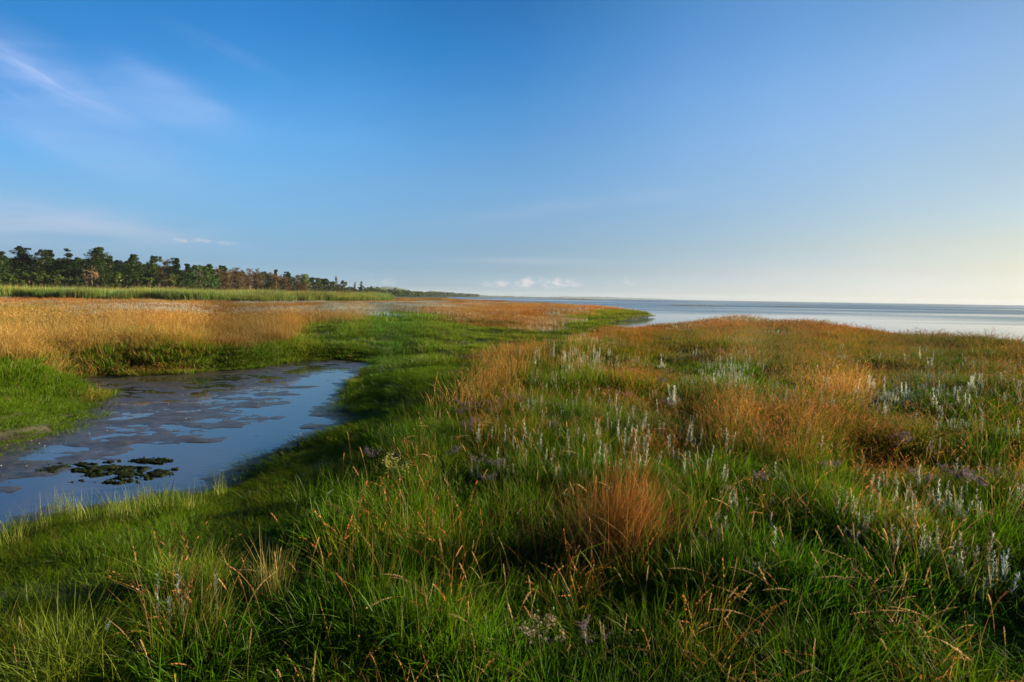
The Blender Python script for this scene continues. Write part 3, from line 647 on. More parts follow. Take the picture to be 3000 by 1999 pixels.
#INDIVIDUALS
# ------------------------------------------------------------------ trees
def tube(G, pts, rads, c, n=5):
    pts = [np.array(p, float) for p in pts]; V = []
    for p, r in zip(pts, rads):
        for k in range(n):
            a = 2 * np.pi * k / n; V.append(p + np.array([math.cos(a) * r, math.sin(a) * r, 0]))
    Qd = [[i * n + k, i * n + (k + 1) % n, (i + 1) * n + (k + 1) % n, (i + 1) * n + k] for i in range(len(pts) - 1) for k in range(n)]
    G.add(V, c, Qd)
def clump(G, c, rx, rz, n, size, colr, rs, flat=.5):
    """leaf-sized faces through a small flattened volume"""
    d = rs.normal(0, 1, (n, 3)); d /= np.linalg.norm(d, axis=1)[:, None]; d *= rs.uniform(.35, 1, (n, 1)) ** .5
    p = np.array(c) + d * np.array([rx, rx, rz])
    u = rs.normal(0, 1, (n, 3)); u[:, 2] *= flat; u /= np.linalg.norm(u, axis=1)[:, None]
    v = rs.normal(0, 1, (n, 3)); v[:, 2] *= flat; v /= np.linalg.norm(v, axis=1)[:, None]
    s = size * rs.uniform(.5, 1.25, (n, 1))
    V = np.stack([p - u * s * .6, p - v * s * .45, p + u * s * .6, p + v * s * .45], 1).reshape(-1, 3)
    cc = np.repeat(np.array(colr) * rs.uniform(.7, 1.25, (n, 1)), 4, 0)
    G.add(V, cc, (np.arange(n) * 4)[:, None] + np.arange(4))
BARKC = (.10, .065, .045); PALE = (.34, .27, .20)
def pine_mesh(h, wd, rs, col=(.035, .075, .014), low=.10, tiers=26, spike=False):
    """returns trunk and crown geometry of an uneven evergreen"""
    T = Geo(); G = Geo(); bend = rs.normal(0, .03, 2) * h
    def ax(t): return np.array([bend[0] * t * t, bend[1] * t * t, h * t])
    tube(T, [ax(t) for t in (0, .3, .6, .97)], [h * .018, h * .014, h * .009, h * .002], BARKC)
    tops = [(0, 0)] + ([] if spike else [tuple(rs.normal(0, wd * .35, 2)) for _ in range(2)])
    for i in range(tiers):
        t = low + (1 - low) * (i + rs.uniform(0, 1)) / tiers
        if spike: prof = (1 - t) ** .85 * 1.15 + .03
        else: prof = (1.04 - t ** 2.6) * (.80 + .20 * math.sin(t * 17 + rs.uniform(0, 6)))
        for _ in range(3):
            az = rs.uniform(0, 2 * np.pi); L = wd * prof * rs.uniform(.45, 1.15)
            o = tops[rs.integers(len(tops))] if t > .7 else (0, 0)
            p0 = ax(t * .97); e = np.array([math.cos(az) * L + o[0] * (t > .7), math.sin(az) * L + o[1] * (t > .7), L * (.10 if spike else .30) * rs.uniform(-.4, 1)])
            wv = np.array([0, 0, .05 * h / 12])
            T.add([p0 - wv, p0 + wv, p0 + e * .9 + wv * .3, p0 + e * .9 - wv * .3], BARKC, [[0, 1, 2, 3]])
            for q in (.3, .65, 1.0) if spike else (.15, .5, .85):
                rr = max(.45, L * (.40 if spike else .50)) * rs.uniform(.7, 1.2)
                clump(G, p0 + e * q, rr, rr * (.40 if spike else .85), int(50 + 34 * rr), .34, np.array(col) * rs.uniform(.7, 1.4), rs, .35)
    return T, G
def leafy_mesh(h, wd, rs, col=(.045, .10, .016), low=.08):
    T = Geo(); G = Geo()
    tube(T, [(0, 0, 0), (0, 0, h * .3), (rs.normal(0, .2), 0, h * .8)], [h * .02, h * .016, h * .005], BARKC)
    for _ in range(int(48 * max(1, wd / 2.5))):
        t = rs.uniform(low, 1); prof = math.sqrt(max(.05, 1 - ((t - .42) / .62) ** 2)); az = rs.uniform(0, 2 * np.pi); L = wd * prof * math.sqrt(rs.uniform(.1, 1)) * rs.uniform(.8, 1.1)
        rr = rs.uniform(.5, .95) * h / 11
        c = (math.cos(az) * L, math.sin(az) * L, h * t * .95)
        T.add([(0, 0, h * t * .6), (0, .05, h * t * .6), (c[0], c[1] + .03, c[2]), c], BARKC, [[0, 1, 2, 3]])
        clump(G, c, rr, rr * .7, int(85 * rr / .7), .34, np.array(col) * rs.uniform(.6, 1.5), rs, .7)
    return T, G
def bare_mesh(h, wd, rs, col=(.125, .085, .036), trunkc=PALE, dense=1.0, stems=3):
    T = Geo(); G = Geo()
    for s in range(stems):
        b = rs.normal(0, wd * .28, 2) * (s > 0); ln = rs.normal(0, .06, 2)
        def ax(t): return np.array([b[0] + ln[0] * h * t, b[1] + ln[1] * h * t, h * t * (1 if s == 0 else .88)])
        tube(T, [ax(0), ax(.45), ax(.93)], [h * .011, h * .008, h * .002], np.array(trunkc) * rs.uniform(.6, 1.15), 4)
        for _ in range(int(40 * dense)):
            t = rs.uniform(.12, .98); az = rs.uniform(0, 2 * np.pi); L = wd * rs.uniform(.3, 1.0) * (1.15 - .75 * t)
            p0 = ax(t); e = np.array([math.cos(az) * L, math.sin(az) * L, L * rs.uniform(.2, 1.0)])
            wv = np.array([-math.sin(az), math.cos(az), 0]) * .05
            T.add([p0 - wv, p0 + wv, p0 + e + wv * .4, p0 + e - wv * .4], np.array(trunkc) * .55, [[0, 1, 2, 3]])
            n = 22; q = rs.uniform(.25, 1.05, (n, 1)); d = rs.normal(0, 1, (n, 3)); d[:, 2] = np.abs(d[:, 2]) + .2; d = d / np.linalg.norm(d, axis=1)[:, None] * rs.uniform(.5, 1.2, (n, 1))
            P = p0 + e * q; sv = rs.normal(0, 1, (n, 3)); sv = np.cross(sv, d); sv = sv / np.linalg.norm(sv, axis=1)[:, None] * rs.uniform(.03, .075, (n, 1))
            V = np.stack([P - sv, P + sv, P + d], 1).reshape(-1, 3)
            G.add(V, np.repeat(np.array(col) * rs.uniform(.6, 1.45, (n, 1)), 3, 0), None, (np.arange(n) * 3)[:, None] + np.arange(3))
    return T, G
KIND = dict(
    pine=('pine_tree', 'pine tree', 'pine'), spruce=('spruce_tree', 'spruce tree', 'spruce'), leafy=('leafy_tree', 'leafy tree', 'tree'),
    bare=('bare_tree', 'bare tree', 'tree'), dead=('dead_tree', 'dead tree', 'tree'), bush=('bush', 'bush', 'bush'))
ORD = ['first', 'second', 'third', 'fourth', 'fifth', 'sixth', 'seventh', 'eighth', 'ninth', 'tenth', 'eleventh', 'twelfth', 'thirteenth', 'fourteenth', 'fifteenth', 'sixteenth', 'seventeenth', 'eighteenth', 'nineteenth', 'twentieth']
def ordw(i):
    if i < 20: return ORD[i]
    tens = {2: 'twenty', 3: 'thirty', 4: 'forty', 5: 'fifty', 6: 'sixty', 7: 'seventy', 8: 'eighty', 9: 'ninety'}
    a, b = divmod(i + 1, 10)
    if a > 9: return 'hundred and ' + ordw(i - 100) if i > 99 else 'hundredth'
    return (tens[a] + 'ieth').replace('tyieth', 'tieth') if b == 0 else tens[a] + '-' + ORD[b - 1]
def horizon_y(px): return 871.3 + (px - 1500) * .01555
def tree(kind, px, ytop, hw, Yd, label, group, seed, **kw):
    x = at(px, horizon_y(px) + 30, 0)      # direction only
    x = x / x[1] * Yd
    gz = float(height(np.array([x[0]]), np.array([Yd]))[0])
    top = CAM_Z + (horizon_y(px) - ytop) / F * Yd
    h = top - gz; wd = hw / F * Yd * (1.22 if kind in ('pine', 'leafy', 'bare') else 1)
    rs = np.random.default_rng(seed)
    fn = dict(pine=pine_mesh, spruce=pine_mesh, leafy=leafy_mesh, bush=leafy_mesh, bare=bare_mesh, dead=bare_mesh)[kind]
    T, G = fn(h, wd, rs, **kw)
    nm = KIND[kind][0]
    root = obj(nm, None, loc=(x[0], Yd, gz)); tag(root, label, KIND[kind][2], group)
    obj('trunk', T.mesh('trunk', M_BARK), root); obj('crown', G.mesh('crown', M_TREE), root)
    return root
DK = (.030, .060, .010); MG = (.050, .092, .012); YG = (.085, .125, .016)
TREES = [ # kind, px, top y, half width px, depth, label, kwargs
 ('pine', 8, 736, 34, 138, 'dark pine cut off by the left edge of the photo', dict(col=DK)),
 ('pine', 72, 722, 46, 143, 'broad flat-topped pine, the second large tree from the left edge', dict(col=DK)),
 ('pine', 158, 730, 34, 146, 'narrower flat-topped pine between the broad pine and the layered spruce', dict(col=DK)),
 ('spruce', 210, 725, 34, 148, 'tall spruce with clear layered spire rising between two pines', dict(col=(.04, .085, .02), low=.1, spike=True, tiers=22)),
 ('pine', 292, 722, 50, 152, 'tallest pine with two rounded tops, above the pale dead trees', dict(col=DK)),
 ('pine', 330, 752, 26, 158, 'lower dark pine tucked against the right side of the tallest pine', dict(col=DK)),
 ('pine', 392, 746, 40, 160, 'wide dark pine with a flat top in the middle of the wood', dict(col=DK)),
 ('pine', 447, 749, 22, 163, 'slim upright pine right beside the wide flat-topped pine', dict(col=MG)),
 ('bare', 482, 768, 24, 168, 'bare brown tree squeezed between two dark pines', dict(dense=1.3)),
 ('pine', 522, 756, 27, 170, 'dark pine right of the squeezed bare brown tree', dict(col=DK)),
 ('pine', 556, 772, 14, 178, 'small pine top showing between dark pine and round green tree', dict(col=DK)),
 ('leafy', 590, 776, 38, 166, 'large round bright green leafy tree with branches to the ground', dict(col=(.05, .105, .014))),
 ('pine', 620, 774, 14, 188, 'thin pine top just right of the round green tree', dict(col=MG)),
 ('pine', 648, 778, 13, 190, 'small leaning pine top above the brown bare trees', dict(col=DK)),
 ('pine', 664, 780, 11, 194, 'small dark pine top, last before the bare brown stand', dict(col=DK)),
 ('bare', 652, 792, 22, 184, 'first bare brown tree right of the round green tree', dict(dense=1.3)),
 ('bare', 694, 789, 20, 190, 'bare brown birch with fine twigs, second of the brown stand', dict(dense=1.3, col=(.14, .092, .040))),
 ('bare', 728, 791, 20, 196, 'bare brown birch with fine twigs, third of the brown stand', dict(dense=1.3, col=(.14, .092, .040))),
 ('bare', 756, 793, 18, 202, 'bare brown birch with fine twigs, fourth of the brown stand', dict(dense=1.3, col=(.13, .085, .036))),
 ('leafy', 780, 796, 16, 212, 'green rounded tree among the bare brown birches', dict(col=MG)),
 ('pine', 809, 791, 11, 216, 'thin pine spire sticking out of the brown stand', dict(col=DK)),
 ('bare', 804, 802, 18, 210, 'bare reddish tree below the thin pine spire', dict(dense=1.3)),
 ('leafy', 793, 824, 10, 204, 'small round dark bush-like tree in front of the bare birches', dict(col=DK)),
 ('pine', 847, 797, 12, 224, 'pointed pine at the right end of the brown stand', dict(col=DK)),
 ('bare', 838, 812, 20, 218, 'bare pinkish brown tree in front of the pointed pine', dict(dense=1.3, col=(.145, .09, .042))),
 ('leafy', 868, 806, 14, 232, 'dark green tree between the pointed pine and the pale green crown', dict(col=DK)),
 ('leafy', 894, 799, 12, 238, 'pale green leafy crown standing above its neighbours', dict(col=(.13, .19, .05))),
 ('bare', 872, 824, 16, 226, 'last bare brown tree at the end of the brown stand', dict(dense=1.2)),
 ('leafy', 912, 816, 14, 250, 'low dark tree just right of the pale green crown', dict(col=DK)),
 ('leafy', 932, 814, 13, 256, 'pale tipped tree right of the low dark tree', dict(col=(.08, .12, .03))),
 ('leafy', 954, 817, 16, 262, 'wide dark green tree left of the brownish spruce', dict(col=DK)),
 ('spruce', 988, 810, 11, 275, 'brownish spruce with a sharp tip above green trees', dict(col=(.10, .065, .03), low=.1, spike=True, tiers=18)),
 ('leafy', 975, 824, 13, 268, 'dark green tree at the foot of the brownish spruce', dict(col=MG)),
 ('leafy', 1008, 822, 11, 285, 'grey-green tree right of the brownish spruce', dict(col=(.07, .085, .035))),
 ('spruce', 1038, 827, 7, 330, 'small narrow spruce left of the broad pointed spruce', dict(col=(.05, .06, .03), low=.1, spike=True, tiers=14)),
 ('spruce', 1060, 824, 14, 335, 'broad pointed spruce at the end of the near wood', dict(col=(.045, .065, .03), low=.08, spike=True, tiers=18)),
 ('leafy', 1082, 840, 13, 345, 'low rounded tree just right of the broad pointed spruce', dict(col=MG)),
 ('leafy', 1022, 840, 12, 320, 'low green tree left of the small narrow spruce', dict(col=MG)),
 ('leafy', 1103, 846, 12, 370, 'last low green tree before the far wood', dict(col=MG)),
 ('dead', 256, 796, 16, 141, 'leftmost pale dead tree with thin forked branches before the tallest pine', dict(trunkc=(.52, .40, .28), dense=.22, stems=2, col=(.28, .20, .12))),
 ('dead', 274, 790, 16, 142, 'middle pale dead tree, the straightest, before the tallest pine', dict(trunkc=(.55, .42, .30), dense=.22, stems=2, col=(.28, .20, .12))),
 ('dead', 288, 795, 15, 143, 'rightmost pale dead tree before the tallest pine', dict(trunkc=(.50, .36, .24), dense=.4, stems=2, col=(.34, .22, .13))),
 ('dead', 492, 812, 9, 160, 'pale bare trunk standing below the squeezed brown tree', dict(trunkc=(.50, .42, .32), dense=.3, stems=3)),
 ('dead', 668, 834, 8, 176, 'short pale birch trunk at the left foot of the brown stand', dict(trunkc=(.55, .45, .34), dense=.4, stems=2)),
 ('dead', 734, 806, 9, 186, 'pale birch trunk in the middle of the brown stand', dict(trunkc=(.55, .45, .34), dense=.4, stems=2)),
]
for i, (k, px_, yt, hw_, Yd, lb, kw) in enumerate(TREES):
    grp = {'pine': 'pines in the wood', 'spruce': 'spruces in the wood', 'leafy': 'green leafy trees in the wood', 'bare': 'bare brown trees in the wood', 'dead': 'pale dead trees in the wood'}[k]
    tree(k, px_, yt, hw_, Yd, lb, grp, 500 + i, **kw)
# second row behind the front trees, and the bushes at the foot of the wood
rs = np.random.default_rng(11)
second = []
for i, px_ in enumerate(list(range(-150, 0, 50)) + list(range(10, 1010, 18))):
    line = np.interp(px_, [-400, 0, 300, 560, 700, 880, 1000], [756, 756, 762, 787, 799, 813, 831])
    Yd = np.interp(px_, [-400, 0, 300, 560, 900, 1060], [130, 150, 168, 190, 275, 350]) + rs.uniform(0, 10)
    brown = 600 < px_ < 890 and i % 4 != 1
    k = 'bare' if brown else ('pine' if i % 3 == 1 else 'leafy')
    second.append((k, px_ + rs.uniform(-8, 8), line + rs.uniform(-8, 8), rs.uniform(32, 42) * 150 / Yd + 3, Yd))
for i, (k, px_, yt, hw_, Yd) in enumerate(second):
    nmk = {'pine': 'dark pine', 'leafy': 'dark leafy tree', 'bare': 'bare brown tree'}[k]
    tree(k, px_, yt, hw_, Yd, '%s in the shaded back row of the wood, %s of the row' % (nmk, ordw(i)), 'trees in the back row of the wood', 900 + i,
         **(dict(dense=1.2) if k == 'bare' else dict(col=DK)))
bl = [(10, 800, 34, MG), (48, 806, 30, YG), (90, 796, 30, (.06, .10, .016)), (128, 792, 28, YG), (170, 806, 26, (.06, .09, .015)), (196, 812, 24, YG), (232, 812, 22, DK), (310, 808, 22, DK), (345, 800, 20, YG), (368, 812, 24, DK),
      (410, 806, 26, DK), (440, 812, 20, YG), (470, 820, 18, DK), (512, 800, 18, YG), (540, 812, 18, DK), (566, 820, 16, MG), (640, 806, 12, MG), (700, 838, 12, MG), (785, 836, 14, DK), (828, 840, 14, MG), (905, 836, 16, YG), (940, 838, 14, DK), (1000, 846, 14, YG), (1050, 850, 12, MG)]
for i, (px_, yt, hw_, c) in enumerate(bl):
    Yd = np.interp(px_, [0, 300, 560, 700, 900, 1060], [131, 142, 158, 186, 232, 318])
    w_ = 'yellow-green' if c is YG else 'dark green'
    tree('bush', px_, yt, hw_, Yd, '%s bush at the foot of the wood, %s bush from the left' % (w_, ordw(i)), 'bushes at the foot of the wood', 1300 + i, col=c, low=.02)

# far wood along the coast: reads as one mass
G = Geo(); rs = np.random.default_rng(5)
for i in range(420):
    t = rs.uniform() ** .8
    Yd = 380 + t * 1500
    Xc = np.interp(Yd, [380, 480, 700, 1000, 1400, 1900], [-103, -118, -122, -150, -150, -120]) - abs(rs.normal(0, 18)) - 4
    if Yd > 1000 and rs.uniform() < .35: continue
    h = rs.uniform(6.0, 9.6) * (1 if Yd < 1000 else 1.25) * (1.15 if rs.uniform() < .1 else 1); w_ = rs.uniform(3, 5)
    col_ = np.array(MG) * rs.uniform(.6, 1.4) * np.array([1 + .4 * rs.uniform(), 1, 1])
    for q in range(7):
        clump(G, (Xc + rs.normal(0, w_ * .5), Yd + rs.normal(0, w_ * .5), .5 + h * rs.uniform(.2, .85)), w_ * .5, h * .16, 20, 1.0 + Yd / 900, col_ * rs.uniform(.6, 1.4), rs, .8)
tag(obj('distant_wood', G.mesh('distant_wood', M_TREE)), 'far dark wood following the coast beyond the last single trees', 'wood', kind='stuff')

# far hills and low hazy shore
def simple_mat(name, c, rough=.9):
    m, t = new_mat(name); p = N(t, 'ShaderNodeBsdfPrincipled'); L = t.links.new
    geo = N(t, 'ShaderNodeNewGeometry'); nz = N(t, 'ShaderNodeTexNoise'); nz.inputs['Scale'].default_value = .05; nz.inputs['Detail'].default_value = 9
    L(geo.outputs['Position'], nz.inputs['Vector'])
    r = N(t, 'ShaderNodeValToRGB'); e = r.color_ramp.elements; e[0].position = .35; e[1].position = .65
    e[0].color = tuple(v * .6 for v in c) + (1,); e[1].color = tuple(v * 1.4 for v in c) + (1,)
    L(nz.outputs[0], r.inputs[0]); L(r.outputs[0], p.inputs['Base Color'])
    p.inputs['Roughness'].default_value = rough
    o = N(t, 'ShaderNodeOutputMaterial'); L(p.outputs[0], o.inputs['Surface']); return m
def ridge(name, pts, Yd, depth, mat, nz=.12):
    """hill range: crest heights given at photo columns, with real depth"""
    pxs = np.array([p[0] for p in pts], float); hs = np.array([(horizon_y(p[0]) - p[1]) / F * Yd + CAM_Z for p in pts])
    cols = np.linspace(pxs[0], pxs[-1], 160); hh = np.interp(cols, pxs, hs)
    hh = hh * (1 + nz * fbm(cols / 14.0, cols * 0 + 3, 4)); v = np.linspace(-1, 1, 17)
    Xc = (cols - 1500) / F * Yd
    XX, VV = np.meshgrid(Xc, v); HH = np.broadcast_to(hh, XX.shape) * (np.cos(VV * np.pi / 2) ** 1.2)
    HH = HH * (1 + .15 * fbm(XX / 150, VV * 4, 3)) - .3
    V = np.stack([XX, Yd + VV * depth, HH], -1).reshape(-1, 3); n = len(cols)
    i = np.arange(16)[:, None] * n + np.arange(n - 1)[None]
    tag(obj(name, mesh_from(name, V, np.stack([i, i + 1, i + 1 + n, i + n], -1).reshape(-1, 4), mat, smooth=True)), kind='structure')
MH = simple_mat('wooded_hill', (.035, .06, .02))
ridge('hills', [(1060, 852), (1090, 846), (1125, 842), (1140, 842), (1160, 844), (1190, 850), (1215, 856)], 3400, 260, MH, .08)
ridge('hills', [(1240, 862), (1270, 855.5), (1300, 855), (1325, 858), (1360, 864)], 2900, 160, MH, .08)
ridge('hills', [(1330, 866), (1400, 865.5), (1480, 868), (1560, 870), (1650, 872)], 3700, 60, MH, .3)
ridge('hills', [(1560, 872), (1650, 869.5), (1750, 870.5), (1900, 875), (1990, 879)], 5600, 200, MH, .1)
MS = simple_mat('sandbar_mud', (.075, .065, .04))
def bar(xa, xb, yy, hgt, dpt, nm='sandbar', mat=MS):
    Yd = CAM_Z * F / max(yy - horizon_y((xa + xb) / 2), .9)
    X0, X1 = (xa - 1500) / F * Yd, (xb - 1500) / F * Yd
    u = np.linspace(-1, 1, 90); v = np.linspace(-1, 1, 9); UU, VV = np.meshgrid(u, v)
    ed = .6 + .4 * fbm(u * 3 + xa, u * 0, 3)
    H_ = hgt * (1 - UU ** 2) * (1 - VV ** 2) * (1 + .9 * fbm(UU * 9 + xa, VV * 2, 3)) - .03
    V = np.stack([X0 + (UU + 1) / 2 * (X1 - X0), Yd + VV * dpt * ed * (1 - UU ** 2 * .7) + UU * dpt * .3, H_], -1).reshape(-1, 3); n = 90
    i = np.arange(8)[:, None] * n + np.arange(n - 1)[None]
    tag(obj(nm, mesh_from(nm, V, np.stack([i, i + 1, i + 1 + n, i + n], -1).reshape(-1, 4), mat, smooth=True)), kind='structure')
bar(1925, 2150, 897.5, .28, 3.0); bar(2205, 2420, 899.5, .26, 3.5); bar(1615, 1770, 878.5, 1.4, 25, mat=simple_mat('grassy_islet', (.09, .10, .04)))
bar(1760, 1920, 880, .6, 12); bar(2420, 2520, 889.5, .6, 10); bar(2160, 2330, 886.0, .7, 14)

# ------------------------------------------------------------------ single plants
_rk = np.geomspace(.6, 160, 1400)
def tip(px_, py_, h):
    """ground point of a plant of height h whose tip shows at this photo point"""
    d = ray(px_, py_); L = math.hypot(d.x, d.y)
    x = d.x / L * _rk; y = d.y / L * _rk; z = CAM_Z + d.z / L * _rk
    m = z < height(x, y) + h
    i = int(np.argmax(m)) if m.any() else len(_rk) - 1
    return float(x[i]), float(y[i]), float(height(np.array([x[i]]), np.array([y[i]]))[0])
AREAS = [  # photo areas that name where a small plant stands
 ('by the sunlit tuft at the bottom left corner', lambda x, y: x < 450 and y > 1650),
 ('on the dark bank below the stream', lambda x, y: x < 900 and y > 1420),
 ('on the grassy edge beside the stream bend', lambda x, y: x < 1200 and y < 1420),
 ('just behind the brown grass clump', lambda x, y: 1480 < x < 2000 and y < 1340),
 ('in the purple flower patch', lambda x, y: 1200 <= x <= 1480 and y < 1300),
 ('left of the brown grass clump', lambda x, y: 900 <= x < 1560 and y < 1640),
 ('inside the brown grass clump', lambda x, y: 1560 <= x < 2000 and y < 1640),
 ('low in the dark grass at the bottom middle', lambda x, y: 450 <= x < 2000),
 ('right of the brown grass clump', lambda x, y: x < 2350 and y < 1640),
 ('by the dark hollow on the right', lambda x, y: x >= 2350 and 1330 < y < 1560),
 ('in the pale wormwood below the hollow', lambda x, y: x >= 2350 and 1560 <= y < 1720),
 ('in the orange grass before the sea', lambda x, y: y < 1330),
 ('low in the grass at the bottom right', lambda x, y: True)]
def area(x, y):
    for nm, f in AREAS:
        if f(x, y): return nm
def place_many(cat, group, pts, make, desc):
    by = {}
    for p in pts: by.setdefault(area(p[0], p[1]), []).append(p)
    for a, ps in by.items():
        ps.sort(key=lambda p: p[0])
        for i, p in enumerate(ps):
            o = make(p)
            tag(o, '%s %s, %s from left' % (desc, a, ordw(i)), cat, group)
def copy_thing(src, loc, rz, sc):
    o = src.copy(); COL.objects.link(o); o.location = loc; o.rotation_euler = (0, 0, rz); o.scale = sc if hasattr(sc, '__len__') else (sc,) * 3
    for ch in src.children:
        c = ch.copy(); COL.objects.link(c); c.parent = o
    return o
used = set()
def take(protos):
    i = int(rs.integers(len(protos)))
    return protos[i]
# wormwood
def near_worm(v):
    G = Geo(); r_ = np.random.default_rng(60 + v)
    wormwood(G, (1, 1, 2, 2, 2, 3)[v % 6], (.004, .01, .03, .05)[v % 4], .29, .0048, (.54, .57, .48), lv=56, ll=.026, rs=r_)
    if v > 3:  # bushier plants with leafy foot
        wormwood(G, 6, .07, .12, .0055, (.50, .55, .46), lv=40, ll=.030, rs=r_)
    return G.mesh('wormwood_plant', M_PLANT)
WM = [near_worm(v) for v in range(6)]
R6 = [(1410,245),(1440,320),(1525,320),(1270,330),(1300,370),(1360,380),(1195,425),(1345,455),(1490,470),(1550,405),(1610,390),(1690,180),(1710,150),(1780,330),(1760,325),(1825,320),(1860,300),(1830,145),(1890,150),(1865,215),(1920,370),(1975,380),(2020,425),(2065,345),(2120,365),(2030,180),(2200,195),(2205,310),(2280,370),(2335,455),(2190,460),(1115,540),(1155,575),(1245,555),(1580,470),(1970,295),(2080,285),(1790,490),(1645,420),(1790,380),(1955,430),(2090,400),(1530,455),(1370,420),(2030,300),(2290,440),(2070,490)]
R7 = [(10,120),(40,70),(62,110),(80,130),(250,100),(270,110),(285,150),(440,140),(790,165),(225,280),(20,285),(90,255),(555,315),(235,385),(290,395),(320,410),(375,455),(410,350),(280,550),(185,540),(500,480),(505,600),(535,680),(430,845),(690,930),(770,830),(740,445),(915,420),(1015,285),(1110,290),(1150,320),(1220,345),(1340,245),(1355,340),(1410,200),(1440,215),(1540,220),(1490,180),(1365,190),(1640,410),(1515,410),(1890,290),(1215,455),(1150,545),(1070,570),(925,545),(1380,560),(1290,640),(1375,660),(1165,680),(1480,670),(1340,600),(1520,770),(1495,840),(1600,820),(1600,740),(1720,740),(1720,890),(1800,910),(1870,820),(1910,490),(1945,410),(1820,330),(620,460),(1060,490),(1030,590),(1180,600),(1730,500),(1560,790),(1260,590),(1310,680),(1360,760),(1450,690),(1640,760),(1770,770),(1560,480),(1600,480),(1480,440),(1430,420),(1120,350),(1180,370),(960,640),(1240,700),(250,160),(260,200),(245,420),(300,440)]
wp = [(1000 + a / 2.353, 1100 + b / 2.353, 1) for a, b in R6] + [(2000 + a / 1.962, 1200 + b / 1.962, 1) for a, b in R7]
rs = np.random.default_rng(21)
for (x0, y0, x1, y1, n) in [(1520, 1010, 1760, 1060, 30), (2400, 1085, 2990, 1190, 30), (1700, 970, 2980, 1130, 30), (1380, 1190, 2150, 1360, 44)]:
    for _ in range(n): wp.append((rs.uniform(x0, x1), rs.uniform(y0, y1), 1))
wp = wp[:298]
def mk_worm(p):
    b = p[1] > 1330 and p[0] > 2200
    h = .26 if p[1] > 1150 else .34
    s = (rs.uniform(.6, .95) if p[0] > 2200 else rs.uniform(.8, 1.1)) * (1.5 if p[1] < 1150 else 1)
    x, y, z = tip(p[0], p[1], .27 * s + .02)
    m = WM[int(rs.integers(6))] if b or p[1] < 1200 else WM[int(rs.integers(4))]
    o = obj('wormwood_plant', m, loc=(x, y, z), rz=rs.uniform(0, 6.3)); o.scale = (s, s, s * rs.uniform(.95, 1.2)); return o
place_many('wormwood', 'silvery wormwood plants in the meadow', wp, mk_worm, 'silvery wormwood spike')
# sea lavender: thing > stem, flower_head
def lavender(v, flower=(.23, .18, .23), leaf=(.10, .18, .04)):
    r_ = np.random.default_rng(80 + v); T = Geo(); G = Geo(); h = .30
    root = bpy.data.objects.new('sea_lavender', None); COL.objects.link(root)
    for s in range(5):
        a = r_.uniform(0, 6.28); d = np.array([math.cos(a) * .25, math.sin(a) * .25, 1.0])
        w_ = np.array([.0022, 0, 0]); hh = h * r_.uniform(.65, .85)
        T.add([-w_, w_, d * hh + w_ * .5, d * hh - w_ * .5], leaf, [[0, 1, 2, 3]])
        for b in range(7):
            a2 = a + r_.normal(0, 1.1); e = d * hh * r_.uniform(.75, 1) ; f = e + np.array([math.cos(a2) * .055, math.sin(a2) * .055, .05]) * r_.uniform(.5, 1.3)
            T.add([e, e + w_, f + w_ * .3, f], leaf, [[0, 1, 2, 3]])
            for q in range(5):
                t = r_.uniform(.35, 1.05); c = e + (f - e) * t; c = c + r_.normal(0, .006, 3)
                clump(G, c, .006, .004, 5, .011, np.array(flower) * r_.uniform(.6, 1.5), r_)
    obj('stem', T.mesh('stem', M_PLANT), root); obj('flower_head', G.mesh('flower_head', M_PLANT), root)
    for q in range(9):
        pass
    return root
LV = [lavender(v) for v in range(3)]; firsts = {id(o): True for o in LV}
lp = [(1090,1312),(1155,1312),(1322,1300),(1400,1318),(1430,1372),(1452,1338),(2632,1262),(2642,1278),(2700,1372),(2790,1365),(2825,1370),(2868,1392),(2432,1335),(2225,1362),(1742,1800),(2082,1528),(1634,1227),(1700,1262),(1730,1268),(1630,1170),
      (1348,1165),(1372,1180),(1390,1155),(1402,1170),(1425,1160),(1440,1185),(1452,1170),(1470,1150),(1485,1142),(1512,1155),(1540,1160),(1455,1178),(1395,1218),(1372,1232),(1575,1165),(1588,1163),(1820,1142),(1840,1138),(1950,1165),(1940,1105),(1530,1160),(1345,1188),(1360,1175),(2940,1375)]
def mk_lav(p):
    x, y, z = tip(p[0], p[1], .27); s_ = LV[int(rs.integers(3))]
    sc = rs.uniform(.7, 1.0)
    if firsts.pop(id(s_), None):
        s_.location = (x, y, z); s_.scale = (sc,) * 3; return s_
    return copy_thing(s_, (x, y, z), rs.uniform(0, 6.3), sc)
place_many('flower', 'sea lavender plants in flower', lp, mk_lav, 'pale purple sea lavender')
for o in LV:
    if id(o) in firsts: pass
